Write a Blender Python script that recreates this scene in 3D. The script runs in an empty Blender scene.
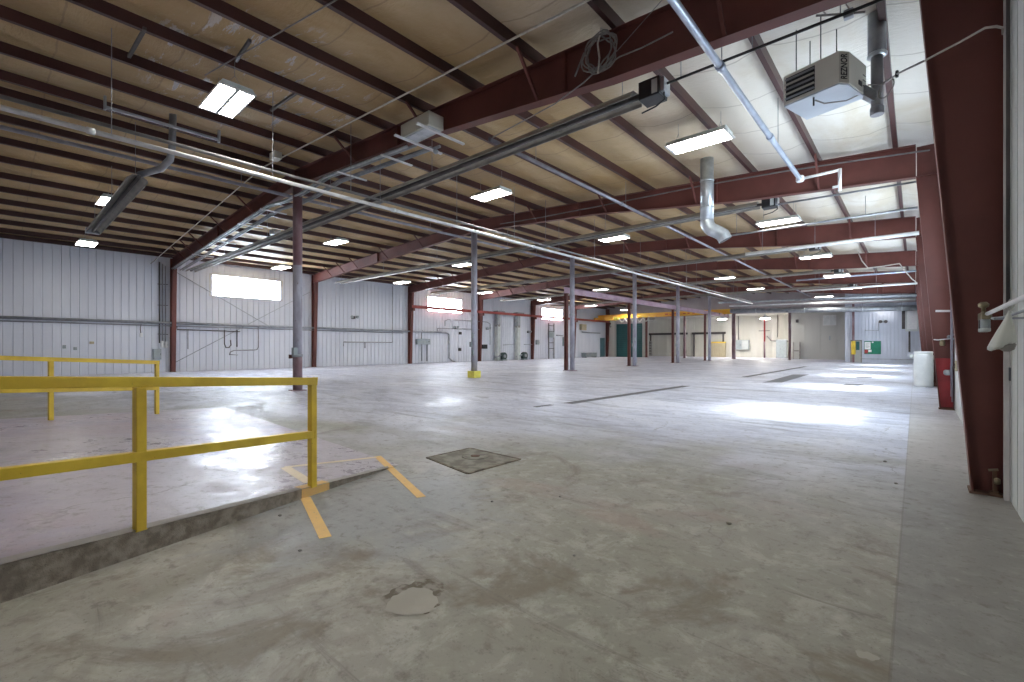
import bpy, math, random
from mathutils import Vector, Matrix
random.seed(7)
SC = bpy.context.scene
COL = SC.collection
# ------------------------------------------------------------------ camera model (1024x682 frame)
F, TH, HOR, HC = 456.0, 0.72415, 345.8, 1.397
CT, ST = math.cos(TH), math.sin(TH)
cam = bpy.data.cameras.new('camera'); cam.sensor_width = 36; cam.lens = F / 1024 * 36
cam.shift_y = (HOR - 341) / 1024; cam.clip_start = 0.02; cam.clip_end = 300
co = bpy.data.objects.new('camera', cam); COL.objects.link(co)
co.location = (0, 0, HC); co.rotation_euler = (math.pi / 2, 0, TH); SC.camera = co

def P(px, py, X=None, Y=None, Z=None, plane=None):
    """point of the place seen at photo pixel px,py on a wall / floor plane"""
    a, b = (px - 512) / F, (HOR - py) / F
    d = Vector((a * CT - ST, a * ST + CT, b)); o = Vector((0, 0, HC))
    if X is not None: k = X / d.x
    elif Y is not None: k = Y / d.y
    elif Z is not None: k = (Z - HC) / d.z
    else:
        q, n = plane; k = (q - o).dot(n) / d.dot(n)
    return o + d * k

# ------------------------------------------------------------------ building dimensions (metres)
XL, XR, XM = -29.85, 0.64, -14.47
Y0, BAY = 6.24, 7.62
YN, YF = -5.0, 60.0
def FY(k): return Y0 + BAY * k
def roof(x):
    return 6.12 + (XR - x) * 0.0633 if x > XM else 6.28 + (x - XL) * 0.0525
def rtop(x): return roof(x) - 0.21
def rbot(x):
    if x > XM:
        t = min(1, max(0, (x + 8.5) / 5.0)); return rtop(x) - (0.48 + 0.24 * t)
    t = (x - XL) / (XM - XL); return rtop(x) - (0.54 - 0.06 * t)

# ------------------------------------------------------------------ materials
MAT = {}
def nodes(name):
    m = bpy.data.materials.new(name); m.use_nodes = True
    nt = m.node_tree; nt.nodes.clear(); return m, nt
class G:
    """tiny node helper"""
    def __init__(s, nt): s.nt = nt
    def n(s, t, **kw):
        x = s.nt.nodes.new(t)
        for k, v in kw.items():
            if k in x.inputs: x.inputs[k].default_value = v
            else: setattr(x, k, v)
        return x
    def l(s, a, b): s.nt.links.new(a, b)
    def noise(s, vec, scale, detail=4, rough=.55, dist=0):
        x = s.n('ShaderNodeTexNoise'); x.inputs['Scale'].default_value = scale; x.inputs['Detail'].default_value = detail
        x.inputs['Roughness'].default_value = rough; x.inputs['Distortion'].default_value = dist
        if vec is not None: s.l(vec, x.inputs['Vector'])
        return x.outputs['Fac']
    def ramp(s, fac, a, b, ca=(0, 0, 0, 1), cb=(1, 1, 1, 1)):
        r = s.n('ShaderNodeMapRange'); r.interpolation_type = 'SMOOTHSTEP'
        r.inputs['From Min'].default_value = a; r.inputs['From Max'].default_value = b
        s.l(fac, r.inputs['Value']); return r.outputs['Result']
    def mix(s, fac, a, b, mode='MIX'):
        m = s.n('ShaderNodeMix'); m.data_type = 'RGBA'; m.blend_type = mode
        for v, i in ((fac, 0), (a, 6), (b, 7)):
            if isinstance(v, (int, float)): m.inputs[i].default_value = v
            elif isinstance(v, tuple): m.inputs[i].default_value = (*v[:3], 1)
            else: s.l(v, m.inputs[i])
        return m.outputs[2]
    def math(s, op, a, b=0.0, c=None):
        m = s.n('ShaderNodeMath'); m.operation = op
        for v, i in ((a, 0), (b, 1), (c, 2)):
            if v is None: continue
            if isinstance(v, (int, float)): m.inputs[i].default_value = v
            else: s.l(v, m.inputs[i])
        return m.outputs[0]
    def coord(s, scale=(1, 1, 1), rot=(0, 0, 0)):
        g = s.n('ShaderNodeNewGeometry')
        mp = s.n('ShaderNodeMapping'); mp.inputs['Scale'].default_value = scale; mp.inputs['Rotation'].default_value = rot
        s.l(g.outputs['Position'], mp.inputs['Vector']); return mp.outputs[0]
    def bsdf(s, col, rough, metal=0.0, bump=None, bstr=.2, bdist=.01, spec=.5):
        b = s.n('ShaderNodeBsdfPrincipled'); o = s.n('ShaderNodeOutputMaterial')
        for v, k in ((col, 'Base Color'), (rough, 'Roughness'), (metal, 'Metallic'), (spec, 'Specular IOR Level')):
            if isinstance(v, (int, float)): b.inputs[k].default_value = v
            elif isinstance(v, tuple): b.inputs[k].default_value = (*v[:3], 1)
            else: s.l(v, b.inputs[k])
        if bump is not None:
            bp = s.n('ShaderNodeBump'); bp.inputs['Strength'].default_value = bstr; bp.inputs['Distance'].default_value = bdist
            s.l(bump, bp.inputs['Height']); s.l(bp.outputs[0], b.inputs['Normal'])
        s.l(b.outputs[0], o.inputs[0]); return b

def paint(name, c1, c2=None, scale=3, rough=.5, metal=0, lo=.35, hi=.65, chip=None, chip_t=.68, bstr=.05, stretch=(1, 1, 1), spec=.5):
    m, nt = nodes(name); g = G(nt); v = g.coord(stretch)
    c2 = c2 or tuple(x * .82 for x in c1)
    col = g.mix(g.ramp(g.noise(v, scale, 5), lo, hi), c1, c2)
    if chip:
        col = g.mix(g.ramp(g.noise(v, scale * 6, 5, .65), chip_t, chip_t + .04), col, chip)
    g.bsdf(col, rough, metal, g.noise(v, scale * 12, 3), bstr, spec=spec); MAT[name] = m; return m

def emit(name, col, s):
    m, nt = nodes(name); g = G(nt); e = g.n('ShaderNodeEmission'); o = g.n('ShaderNodeOutputMaterial')
    e.inputs[0].default_value = (*col, 1); e.inputs[1].default_value = s; g.l(e.outputs[0], o.inputs[0]); MAT[name] = m

paint('red_oxide', (.155, .046, .036), (.118, .034, .027), 1.2, .55, chip=(.33, .16, .13), chip_t=.72)
paint('red_purlin', (.068, .024, .022), (.050, .018, .017), .8, .42)
paint('bright_red', (.36, .03, .035), (.28, .025, .03), 4, .45)
paint('crane_red', (.40, .085, .075), (.33, .07, .06), 2, .5)
paint('lavender_steel', (.46, .33, .40), (.38, .25, .32), 1.5, .5)
paint('yellow', (.80, .57, .05), (.68, .46, .04), 5, .42, chip=(.10, .07, .03), chip_t=.71)
paint('crane_yellow', (.85, .52, .04), (.75, .36, .04), .6, .45)
paint('block_yellow', (.80, .72, .12), (.70, .62, .10), 5, .6)
paint('column_grey', (.46, .455, .54), (.30, .285, .34), 3, .5, chip=(.17, .07, .07), chip_t=.64, stretch=(1, 1, .35))
paint('column_maroon', (.20, .10, .11), (.30, .22, .25), 2, .5, stretch=(1, 1, .5))
paint('galvanised', (.62, .66, .70), (.46, .50, .54), 5, .32, .75)
paint('dull_galv', (.40, .42, .45), (.30, .32, .35), 4, .45, .5)
paint('reflector', (.40, .375, .34), (.31, .29, .265), 3, .4, .35)
paint('white_pipe', (.80, .80, .80), (.66, .66, .67), 3, .4)
paint('grey_pipe', (.33, .33, .35), (.24, .24, .26), 3, .45, .2)
paint('dark_grey_pipe', (.20, .195, .195), (.14, .135, .135), 3, .5, .1)
paint('dark_pipe', (.09, .075, .075), (.055, .05, .05), 3, .5)
paint('black_iron', (.03, .028, .028), (.02, .02, .02), 5, .5)
paint('blue_conduit', (.50, .56, .68), (.38, .43, .55), 3, .35, .4)
paint('lavender_pipe', (.36, .355, .41), (.28, .27, .32), 3, .4, .25)
paint('heater_beige', (.84, .83, .76), (.79, .78, .70), 2, .45)
paint('heater_grey', (.62, .61, .54), (.57, .56, .49), 2, .45)
paint('heater_pan', (.55, .60, .66), (.50, .55, .61), 2, .4, .2)
paint('black_plastic', (.02, .02, .022), (.03, .03, .03), 8, .4)
paint('grey_box', (.36, .40, .42), (.30, .34, .36), 4, .5)
paint('pale_box', (.60, .63, .62), (.52, .55, .54), 3, .5)
paint('tan_panel', (.47, .41, .28), (.40, .34, .23), 3, .6, stretch=(6, 6, .5))
paint('teal', (.025, .125, .125), (.015, .08, .085), 1, .5, stretch=(1, 1, .3))
paint('teal_door', (.14, .27, .30), (.11, .22, .25), 2, .5)
paint('green_board', (.015, .20, .12), (.012, .17, .10), 4, .7)
paint('paper', (.85, .85, .85), (.78, .78, .80), 9, .7)
paint('drum_white', (.78, .80, .79), (.66, .68, .68), 3, .4)
paint('brass', (.35, .29, .18), (.26, .22, .15), 9, .45, .6)
paint('cable_grey', (.30, .28, .27), (.24, .22, .21), 9, .6)
paint('cable_pale', (.62, .58, .53), (.5, .46, .42), 9, .55)
paint('cable_black', (.03, .03, .03), (.02, .02, .02), 9, .5)
paint('drain_dark', (.045, .046, .052), (.075, .078, .09), 9, .55)
paint('plate_steel', (.13, .135, .16), (.10, .105, .125), 6, .55, .1)
paint('pit_concrete', (.28, .265, .215), (.17, .155, .125), 6, .75, lo=.4, hi=.6, bstr=.4)
paint('patch_concrete', (.42, .395, .34), (.37, .345, .295), 4, .7)
paint('rim_dirt', (.30, .28, .235), (.15, .125, .095), 14, .8, lo=.42, hi=.56, bstr=.5)
paint('floor_yellow', (.86, .56, .20), (.80, .52, .2), 8, .6, chip=(.42, .36, .27), chip_t=.64)
paint('floor_cream', (.86, .74, .54), (.78, .66, .50), 8, .6, chip=(.46, .40, .38), chip_t=.66)
paint('kerb_face', (.40, .345, .285), (.22, .185, .15), 13, .85, lo=.34, hi=.66, chip=(.10, .08, .065), chip_t=.66, bstr=.8)
paint('kerb_edge', (.40, .37, .34), (.33, .30, .275), 5, .7)
paint('wall_white', (.73, .75, .82), (.66, .68, .76), .5, .5, stretch=(1, 1, .3))
paint('wall_far', (.70, .68, .62), (.62, .60, .53), .4, .55, stretch=(1, 1, .25))
paint('wall_grey', (.47, .47, .44), (.42, .42, .395), .4, .55, stretch=(1, 1, .25))
paint('wall_room', (.58, .61, .70), (.52, .55, .64), .5, .5)
paint('wall_header', (.40, .36, .37), (.33, .29, .30), .5, .55)
paint('trim_white', (.72, .70, .69), (.62, .60, .60), 3, .5)
paint('grime', (.30, .28, .26), (.2, .19, .18), 4, .7)
paint('blower', (.05, .08, .075), (.03, .05, .05), 4, .5)
paint('letter_black', (.015, .015, .015), (.015, .015, .015), 4, .6)
paint('letter_red', (.55, .12, .06), (.5, .1, .05), 4, .6)
paint('grime_brown', (.23, .19, .14), (.09, .07, .05), 7, .8, lo=.42, hi=.58)
paint('wall_right_paint', (.70, .715, .70), (.64, .66, .645), .5, .5, stretch=(1, 1, .3))
paint('rust', (.16, .09, .055), (.10, .055, .035), 8, .8)
emit('lamp_glow', (1.0, .975, .92), 19)
emit('window_glow', (.78, .88, 1.0), 18)
emit('lamp_dim', (1.0, .97, .92), 2.5)
emit('lamp_bright', (1.0, .95, .88), 70)

# polycarbonate-like thin bag film
m, nt = nodes('bag_film'); g = G(nt)
tr = g.n('ShaderNodeBsdfTransparent'); pb = g.n('ShaderNodeBsdfPrincipled'); pb.inputs['Base Color'].default_value = (.72, .74, .68, 1); pb.inputs['Roughness'].default_value = .35
mx = g.n('ShaderNodeMixShader'); mx.inputs[0].default_value = .72; o = g.n('ShaderNodeOutputMaterial')
g.l(tr.outputs[0], mx.inputs[1]); g.l(pb.outputs[0], mx.inputs[2]); g.l(mx.outputs[0], o.inputs[0]); MAT['bag_film'] = m
# thin glass
m, nt = nodes('pane_glass'); g = G(nt)
tr = g.n('ShaderNodeBsdfTransparent'); tr.inputs[0].default_value = (.93, .96, .97, 1); gl = g.n('ShaderNodeBsdfGlossy'); gl.inputs['Roughness'].default_value = .03
mx = g.n('ShaderNodeMixShader'); mx.inputs[0].default_value = .06; o = g.n('ShaderNodeOutputMaterial')
g.l(tr.outputs[0], mx.inputs[1]); g.l(gl.outputs[0], mx.inputs[2]); g.l(mx.outputs[0], o.inputs[0]); MAT['pane_glass'] = m

def floor_material(name, pink=False):
    m, nt = nodes(name); g = G(nt); v = g.coord()
    sx = g.n('ShaderNodeSeparateXYZ'); g.l(v, sx.inputs[0])
    big = g.noise(v, .33, 6, .6, .6); mid = g.noise(v, 1.5, 7, .65, .8); fine = g.noise(v, 9, 6, .7)
    spk = g.noise(v, 55, 3, .7); med = g.noise(v, 3.4, 9, .72, .6)
    streak = g.noise(g.coord((.55, 1.5, 1), (0, 0, .7)), 1.0, 8, .68, 1.6)
    if pink:
        col = g.mix(g.ramp(mid, .35, .65), (.43, .35, .40), (.37, .335, .42))
        col = g.mix(g.ramp(big, .45, .62), col, (.47, .43, .48))
    else:
        near = g.mix(g.ramp(big, .40, .60), (.315, .305, .252), (.36, .342, .30))
        near = g.mix(g.math('MULTIPLY', g.ramp(med, .48, .62), .8), near, (.46, .448, .395))
        near = g.mix(g.math('MULTIPLY', g.ramp(med, .44, .33), .55), near, (.215, .192, .155))
        # brown worn dirt: around the patch in front and along the kerb
        ex = g.math('ADD', sx.outputs['X'], 2.3); ey = g.math('SUBTRACT', sx.outputs['Y'], 1.3)
        ed = g.math('SQRT', g.math('ADD', g.math('MULTIPLY', ex, ex), g.math('MULTIPLY', ey, ey)))
        dirt = g.math('ADD', g.noise(g.coord((1, 1, 1), (0, 0, 1.1)), .9, 8, .7, .8), g.math('MULTIPLY', g.ramp(ed, 1.5, .3), .10))
        near = g.mix(g.math('MULTIPLY', g.ramp(dirt, .52, .66), .75), near, (.195, .16, .115))
        near = g.mix(g.math('MULTIPLY', g.ramp(g.noise(g.coord((.8, 1.3, 1), (0, 0, 2.)), .8, 4), .57, .68), .4), near, (.37, .26, .22))
        near = g.mix(g.math('MULTIPLY', g.ramp(g.noise(g.coord((.35, 3.0, 1), (0, 0, 2.35)), 1.6, 8, .74, .9), .56, .68), .55), near, (.17, .148, .12))
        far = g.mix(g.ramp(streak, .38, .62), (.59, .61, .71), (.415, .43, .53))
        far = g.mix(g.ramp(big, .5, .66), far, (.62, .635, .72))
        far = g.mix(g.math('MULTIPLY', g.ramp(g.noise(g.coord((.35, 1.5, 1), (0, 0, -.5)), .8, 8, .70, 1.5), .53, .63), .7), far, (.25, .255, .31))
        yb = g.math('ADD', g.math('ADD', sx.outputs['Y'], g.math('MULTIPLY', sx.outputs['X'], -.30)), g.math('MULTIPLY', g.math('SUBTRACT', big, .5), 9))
        col = g.mix(g.ramp(yb, 4.0, 9.0), near, far)  # bluish window daylight on the far floor is painted into the colour
        # bluish cleaner concrete beside the kerb
        px = g.math('ADD', sx.outputs['X'], 3.6); py = g.math('SUBTRACT', sx.outputs['Y'], 2.2)
        dd = g.math('SQRT', g.math('ADD', g.math('MULTIPLY', px, px), g.math('MULTIPLY', py, py)))
        dd = g.math('ADD', dd, g.math('MULTIPLY', g.math('SUBTRACT', mid, .5), 2.2))
        col = g.mix(g.math('MULTIPLY', g.ramp(dd, 1.4, .6), .7), col, (.33, .345, .36))
        # newer, greyer slab along the right wall beyond a saw joint
        jx = g.math('ADD', sx.outputs['X'], .08)
        slab = g.mix(g.ramp(med, .38, .64), (.255, .25, .235), (.325, .318, .305))
        slab = g.mix(g.math('MULTIPLY', g.ramp(sx.outputs['Y'], 5.0, 8.5), .6), slab, (.47, .42, .38))
        col = g.mix(g.math('MULTIPLY', g.math('MULTIPLY', g.ramp(jx, -.004, .004), .85), g.ramp(sx.outputs['Y'], 17, 9)), col, slab)
        joint = g.math('LESS_THAN', g.math('ABSOLUTE', jx), .006)
        col = g.mix(g.math('MULTIPLY', joint, .35), col, (.16, .14, .12))
    col = g.mix(g.math('MULTIPLY', g.ramp(streak, .58, .72), .45), col, (.22, .205, .195))
    col = g.mix(g.math('MULTIPLY', g.ramp(fine, .54, .68), .6), col, (.185, .165, .135))
    col = g.mix(g.math('MULTIPLY', g.ramp(g.noise(v, 24, 6, .75), .56, .68), .45), col, (.15, .13, .105))
    col = g.mix(g.math('MULTIPLY', g.ramp(spk, .62, .72), .55), col, (.11, .095, .08))
    col = g.mix(g.math('MULTIPLY', g.ramp(fine, .44, .28), .40), col, (.54, .52, .47))
    # hairline cracks
    vo = g.n('ShaderNodeTexVoronoi'); vo.feature = 'DISTANCE_TO_EDGE'; vo.inputs['Scale'].default_value = .28
    wv = g.n('ShaderNodeVectorMath'); wv.operation = 'ADD'
    nz = g.n('ShaderNodeTexNoise'); nz.inputs['Scale'].default_value = 1.3; nz.inputs['Detail'].default_value = 5; g.l(v, nz.inputs['Vector'])
    g.l(v, wv.inputs[0]); g.l(nz.outputs['Color'], wv.inputs[1]); g.l(wv.outputs[0], vo.inputs['Vector'])
    col = g.mix(g.math('MULTIPLY', g.ramp(vo.outputs['Distance'], .0035, .0005), g.math('MULTIPLY', g.ramp(big, .45, .6), .55)), col, (.10, .085, .07))
    # worn, polished patches
    pol = g.ramp(g.noise(g.coord((.8, 1.2, 1), (0, 0, .4)), .42, 5, .62, .6), .50, .60)
    rough = g.math('ADD', g.math('MULTIPLY', g.ramp(med, .35, .65), .20), .52 if not pink else .33)
    if not pink:
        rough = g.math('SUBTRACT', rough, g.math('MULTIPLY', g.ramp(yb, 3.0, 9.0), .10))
    rough = g.math('SUBTRACT', rough, g.math('MULTIPLY', g.math('MULTIPLY', pol, g.ramp(fine, .62, .46)), .14))
    h = g.math('ADD', g.math('MULTIPLY', fine, .5), g.math('MULTIPLY', spk, .2))
    g.bsdf(col, rough, 0, h, .16, .012, spec=.42); MAT[name] = m
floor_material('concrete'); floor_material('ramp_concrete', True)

# roof insulation facing
m, nt = nodes('insulation'); g = G(nt); v = g.coord()
sx = g.n('ShaderNodeSeparateXYZ'); g.l(v, sx.inputs[0])
b1 = g.noise(g.coord((1, .5, 1)), .5, 5, .6, .5); b2 = g.noise(v, 2.2, 5, .6)
col = g.mix(g.ramp(b1, .38, .64), (.51, .365, .195), (.405, .27, .12))
col = g.mix(g.math('MULTIPLY', g.ramp(b2, .50, .75), .35), col, (.36, .25, .10))
col = g.mix(g.ramp(sx.outputs['X'], -6.5, -1.0), col, g.mix(g.ramp(b1, .4, .65), (.80, .765, .70), (.68, .61, .49)))  # unyellowed facing at the right, its strong daylight also painted into the white
fr = g.math('ABSOLUTE', g.math('SUBTRACT', g.math('FRACT', g.math('ADD', g.math('DIVIDE', sx.outputs['Y'], 1.52), g.math('MULTIPLY', b2, .05))), .5))
col = g.mix(g.math('MULTIPLY', g.ramp(fr, .014, .004), .38), col, (.16, .10, .06))
dx = g.math('ADD', sx.outputs['X'], 10.2); dy = g.math('SUBTRACT', sx.outputs['Y'], 3.6)
rr = g.math('ADD', g.math('MULTIPLY', g.math('MULTIPLY', dx, dx), .1), g.math('MULTIPLY', g.math('MULTIPLY', dy, dy), .22))
foil = g.math('MULTIPLY', g.ramp(g.noise(g.coord((.6, 3.4, 1)), 1.5, 5, .7), .56, .62), g.ramp(rr, 1.0, .5))
col = g.mix(g.math('MULTIPLY', foil, .75), col, (.66, .68, .74))
crk = g.noise(g.coord((3, 9, 1)), 2, 4, .6)
g.bsdf(col, g.math('SUBTRACT', .5, g.math('MULTIPLY', foil, .25)), g.math('MULTIPLY', foil, .15), g.math('ADD', b2, g.math('MULTIPLY', crk, .5)), .6, .05, spec=.4); MAT['insulation'] = m

# ------------------------------------------------------------------ mesh builder
class MB:
    def __init__(s): s.v = []; s.f = []; s.sm = []
    def poly(s, pts, faces, smooth=False):
        b = len(s.v); s.v += [Vector(p) for p in pts]; s.f += [tuple(b + i for i in f) for f in faces]; s.sm += [smooth] * len(faces); return s
    def box(s, a, b):
        x0, x1 = sorted((a[0], b[0])); y0, y1 = sorted((a[1], b[1])); z0, z1 = sorted((a[2], b[2]))
        return s.poly([(x0, y0, z0), (x1, y0, z0), (x1, y1, z0), (x0, y1, z0), (x0, y0, z1), (x1, y0, z1), (x1, y1, z1), (x0, y1, z1)],
                      [(0, 3, 2, 1), (4, 5, 6, 7), (0, 1, 5, 4), (1, 2, 6, 5), (2, 3, 7, 6), (3, 0, 4, 7)])
    def prism(s, pts, ext):
        n = len(pts); e = Vector(ext); pts = [Vector(p) for p in pts]
        nrm = sum(((pts[i] - pts[0]).cross(pts[(i + 1) % n] - pts[0]) for i in range(1, n - 1)), Vector())
        if nrm.dot(e) > 0: pts.reverse()
        return s.poly(pts + [p + e for p in pts], [tuple(range(n)), tuple(range(2 * n - 1, n - 1, -1))] + [(i, n + i, n + (i + 1) % n, (i + 1) % n)[::-1] for i in range(n)])
    def tube(s, pts, r, n=10, cap=True, r2=None):
        pts = [Vector(p) for p in pts]; N = len(pts); ring = []; base = len(s.v)
        T = []
        for i in range(N):
            a = pts[max(i - 1, 0)]; c = pts[min(i + 1, N - 1)]
            t = (c - a).normalized(); T.append(t)
        up = Vector((0, 0, 1)) if abs(T[0].z) < .9 else Vector((1, 0, 0))
        u = T[0].cross(up).normalized()
        for i in range(N):
            u = (u - T[i] * u.dot(T[i])).normalized(); w = T[i].cross(u)
            k = 1.0
            if 0 < i < N - 1:
                c = (pts[i] - pts[i - 1]).normalized().dot(T[i]); k = 1 / max(c, .6)
            rr = r if r2 is None else r + (r2 - r) * i / (N - 1)
            for j in range(n):
                a = 2 * math.pi * j / n
                s.v.append(pts[i] + (u * math.cos(a) + w * math.sin(a)) * rr * (k if k < 1.3 else 1.15))
        for i in range(N - 1):
            for j in range(n):
                a, b = base + i * n + j, base + i * n + (j + 1) % n
                s.f.append((a, b, b + n, a + n)); s.sm.append(True)
        if cap:
            s.f.append(tuple(base + j for j in range(n))[::-1]); s.sm.append(False)
            s.f.append(tuple(base + (N - 1) * n + j for j in range(n))); s.sm.append(False)
        return s
    def bar(s, a, b, w, h, up=(0, 0, 1)):
        """rectangular bar from a to b, w wide, h high"""
        a, b = Vector(a), Vector(b); t = (b - a).normalized(); up = Vector(up)
        if abs(t.dot(up)) > .95: up = Vector((0, 1, 0))
        sd = t.cross(up).normalized(); u = sd.cross(t)
        q = [a + sd * x * w / 2 + u * y * h / 2 for x, y in ((-1, -1), (1, -1), (1, 1), (-1, 1))]
        return s.prism(q, b - a)
    def lathe(s, c, prof, n=24):
        base = len(s.v); c = Vector(c)
        for r, z in prof:
            for j in range(n):
                a = 2 * math.pi * j / n; s.v.append(c + Vector((r * math.cos(a), r * math.sin(a), z)))
        for i in range(len(prof) - 1):
            for j in range(n):
                a, b = base + i * n + j, base + i * n + (j + 1) % n
                s.f.append((a, b, b + n, a + n)); s.sm.append(True)
        s.f.append(tuple(base + j for j in range(n))[::-1]); s.sm.append(False)
        s.f.append(tuple(base + (len(prof) - 1) * n + j for j in range(n))); s.sm.append(False)
        return s
    def build(s, name, mat, parent=None, bevel=0):
        off = Vector()
        p = parent
        while p is not None: off += p.location; p = p.parent
        me = bpy.data.meshes.new(name); me.from_pydata([v - off for v in s.v], [], s.f); me.validate(); me.update()
        if len(me.polygons) == len(s.sm):
            me.polygons.foreach_set('use_smooth', s.sm)
        me.materials.append(MAT[mat]); o = bpy.data.objects.new(name, me); COL.objects.link(o)
        if parent is not None: o.parent = parent
        if bevel:
            bv = o.modifiers.new('edge', 'BEVEL'); bv.width = bevel; bv.segments = 2; bv.limit_method = 'ANGLE'
        return o

def tag(o, label=None, cat=None, group=None, kind=None):
    if label: o['label'] = label
    if cat: o['category'] = cat
    if group: o['group'] = group
    if kind or label: o['kind'] = kind or 'thing'
    return o
def thing(name, label, cat, loc, group=None, kind=None):
    o = bpy.data.objects.new(name, None); COL.objects.link(o); o.location = loc; o.empty_display_size = .1
    return tag(o, label, cat, group, kind)
def struct(o): o['kind'] = 'structure'; return o
def copy_tree(o, parent=None):
    c = o.copy(); COL.objects.link(c)
    if parent is not None: c.parent = parent
    for ch in [x for x in o.children]: copy_tree(ch, c)
    return c
def copy_to(o, loc, label, group=None):
    c = copy_tree(o); c.location = loc; c['label'] = label
    if group: c['group'] = group
    return c
ORD = ['first', 'second', 'third', 'fourth', 'fifth', 'sixth', 'seventh', 'eighth', 'ninth', 'tenth', 'eleventh']

# ------------------------------------------------------------------ SETTING
b = MB()
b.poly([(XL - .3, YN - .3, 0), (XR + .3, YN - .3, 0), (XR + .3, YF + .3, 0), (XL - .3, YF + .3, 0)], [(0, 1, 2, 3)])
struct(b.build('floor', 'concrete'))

def ribbed(name, mat, axis, pos, inward, a0, a1, ztop, holes=(), pitch=.305, gw=.042, gd=.04, z0=0.0, thick=.06):
    """liner-panel wall: flat pans with a narrow groove every pitch; holes = (a0,a1,z0,z1) snapped to the pitch"""
    b = MB()
    def pt(a, d, z): return (pos - inward * d, a, z) if axis == 'X' else (a, pos - inward * d, z)
    n = max(1, round((a1 - a0) / pitch)); pitch = (a1 - a0) / n
    for i in range(n):
        s = a0 + i * pitch; prof = [(s, 0), (s + pitch - gw, 0), (s + pitch - gw * .7, gd), (s + pitch - gw * .3, gd), (s + pitch, 0)]
        segs = [(z0, ztop)]
        for h in holes:
            if h[0] - 1e-3 <= s + pitch / 2 <= h[1] + 1e-3:
                segs = [q for q in ((z0, h[2]), (h[3], ztop)) if q[1] - q[0] > .01]
        for (za, zb) in segs:
            for (p, d), (q, e) in zip(prof, prof[1:]):
                f = [pt(p, d, za), pt(q, e, za), pt(q, e, zb), pt(p, d, zb)]
                flip = (axis == 'X') == (inward > 0)
                b.poly(f if not flip else f[::-1], [(0, 1, 2, 3)])
    o = struct(b.build(name, mat)); return o

WINL = []   # translucent strip windows high on the left wall
for (ta, tb) in ((212, 280), (429, 462.5), (543, 562)):
    ya, yb = P(ta, 296, X=XL).y, P(tb, 300, X=XL).y
    pit = (YF - YN) / round((YF - YN) / .305)
    WINL.append((YN + round((ya - YN) / pit) * pit, YN + round((yb - YN) / pit) * pit, 4.26, 5.42))
ribbed('wall_left', 'wall_white', 'X', XL, 1, YN, YF, 6.34, WINL)
for i, (ya, yb, za, zb) in enumerate(WINL):
    b = MB(); b.box((XL - .06, ya - .12, za - .02), (XL - .045, yb + .12, zb + .02)); w = struct(b.build('window_%d' % (i + 1), 'window_glow'))
    b = MB()
    for q in ((ya - .17, za - .02, ya - .1, zb + .02), (yb + .1, za - .02, yb + .17, zb + .02), (ya - .17, za - .07, yb + .17, za), (ya - .17, zb, yb + .17, zb + .07)):
        b.box((XL - .05, q[0], q[1]), (XL + .025, q[2], q[3]))
    fr = b.build('window_frame', 'trim_white', w); fr['kind'] = 'structure'
# right wall with tall daylight windows, one per bay
WINR = [(FY(k) + 3.7, FY(k) + 6.2, 1.9, 4.3) for k in range(0, 5)]
WR = []
npan = round((YF - YN) / .305); pit = (YF - YN) / npan
for (a, c, za, zb) in WINR:
    WR.append((YN + round((a - YN) / pit) * pit, YN + round((c - YN) / pit) * pit, za, zb))
ribbed('wall_right', 'wall_right_paint', 'X', XR, -1, YN, YF, 6.2, WR)
for i, (ya, yb, za, zb) in enumerate(WR):
    b = MB(); b.box((XR + .05, ya, za), (XR + .056, yb, zb)); w = struct(b.build('window_%d' % (i + 4), 'pane_glass'))
    b = MB()
    ym = (ya + yb) / 2
    for q in ((ya - .05, za, ya + .03, zb), (yb - .03, za, yb + .05, zb), (ya - .05, za - .06, yb + .05, za + .02), (ya - .05, zb - .02, yb + .05, zb + .06), (ym - .02, za, ym + .02, zb)):
        b.box((XR - .01, q[0], q[1]), (XR + .09, q[2], q[3]))
    fr = b.build('window_frame', 'trim_white', w); fr['kind'] = 'structure'
# gable wall behind the camera
ribbed('wall_near', 'wall_white', 'Y', YN, 1, XL, XR, 7.3)
# far wall, annex and office front
ribbed('wall_far', 'wall_far', 'Y', YF, -1, XL, -10.0, 7.3, pitch=.61, gd=.015)
ribbed('wall_annex_side', 'wall_far', 'X', -10.0, -1, 56.0, YF, 7.0, pitch=1.0, gd=.01)
ribbed('wall_grey_partition', 'wall_grey', 'Y', 56.0, -1, -10.0, -4.5, 7.0, pitch=1.35, gw=.02, gd=.015)
ribbed('wall_office_side', 'wall_room', 'X', -4.5, -1, 48.0, 56.0, 6.8)
ribbed('wall_office_front', 'wall_room', 'Y', 48.0, -1, -4.5, XR, 6.8, pitch=.23)
b = MB(); b.box((XL, 52.12, 4.78), (-4.5, 52.25, 7.2)); struct(b.build('wall_header', 'wall_header'))
# annex low ceiling
b = MB(); b.box((XL, 52.25, 5.0), (-4.5, 60.0, 5.06)); struct(b.build('ceiling_annex', 'wall_far'))

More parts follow.
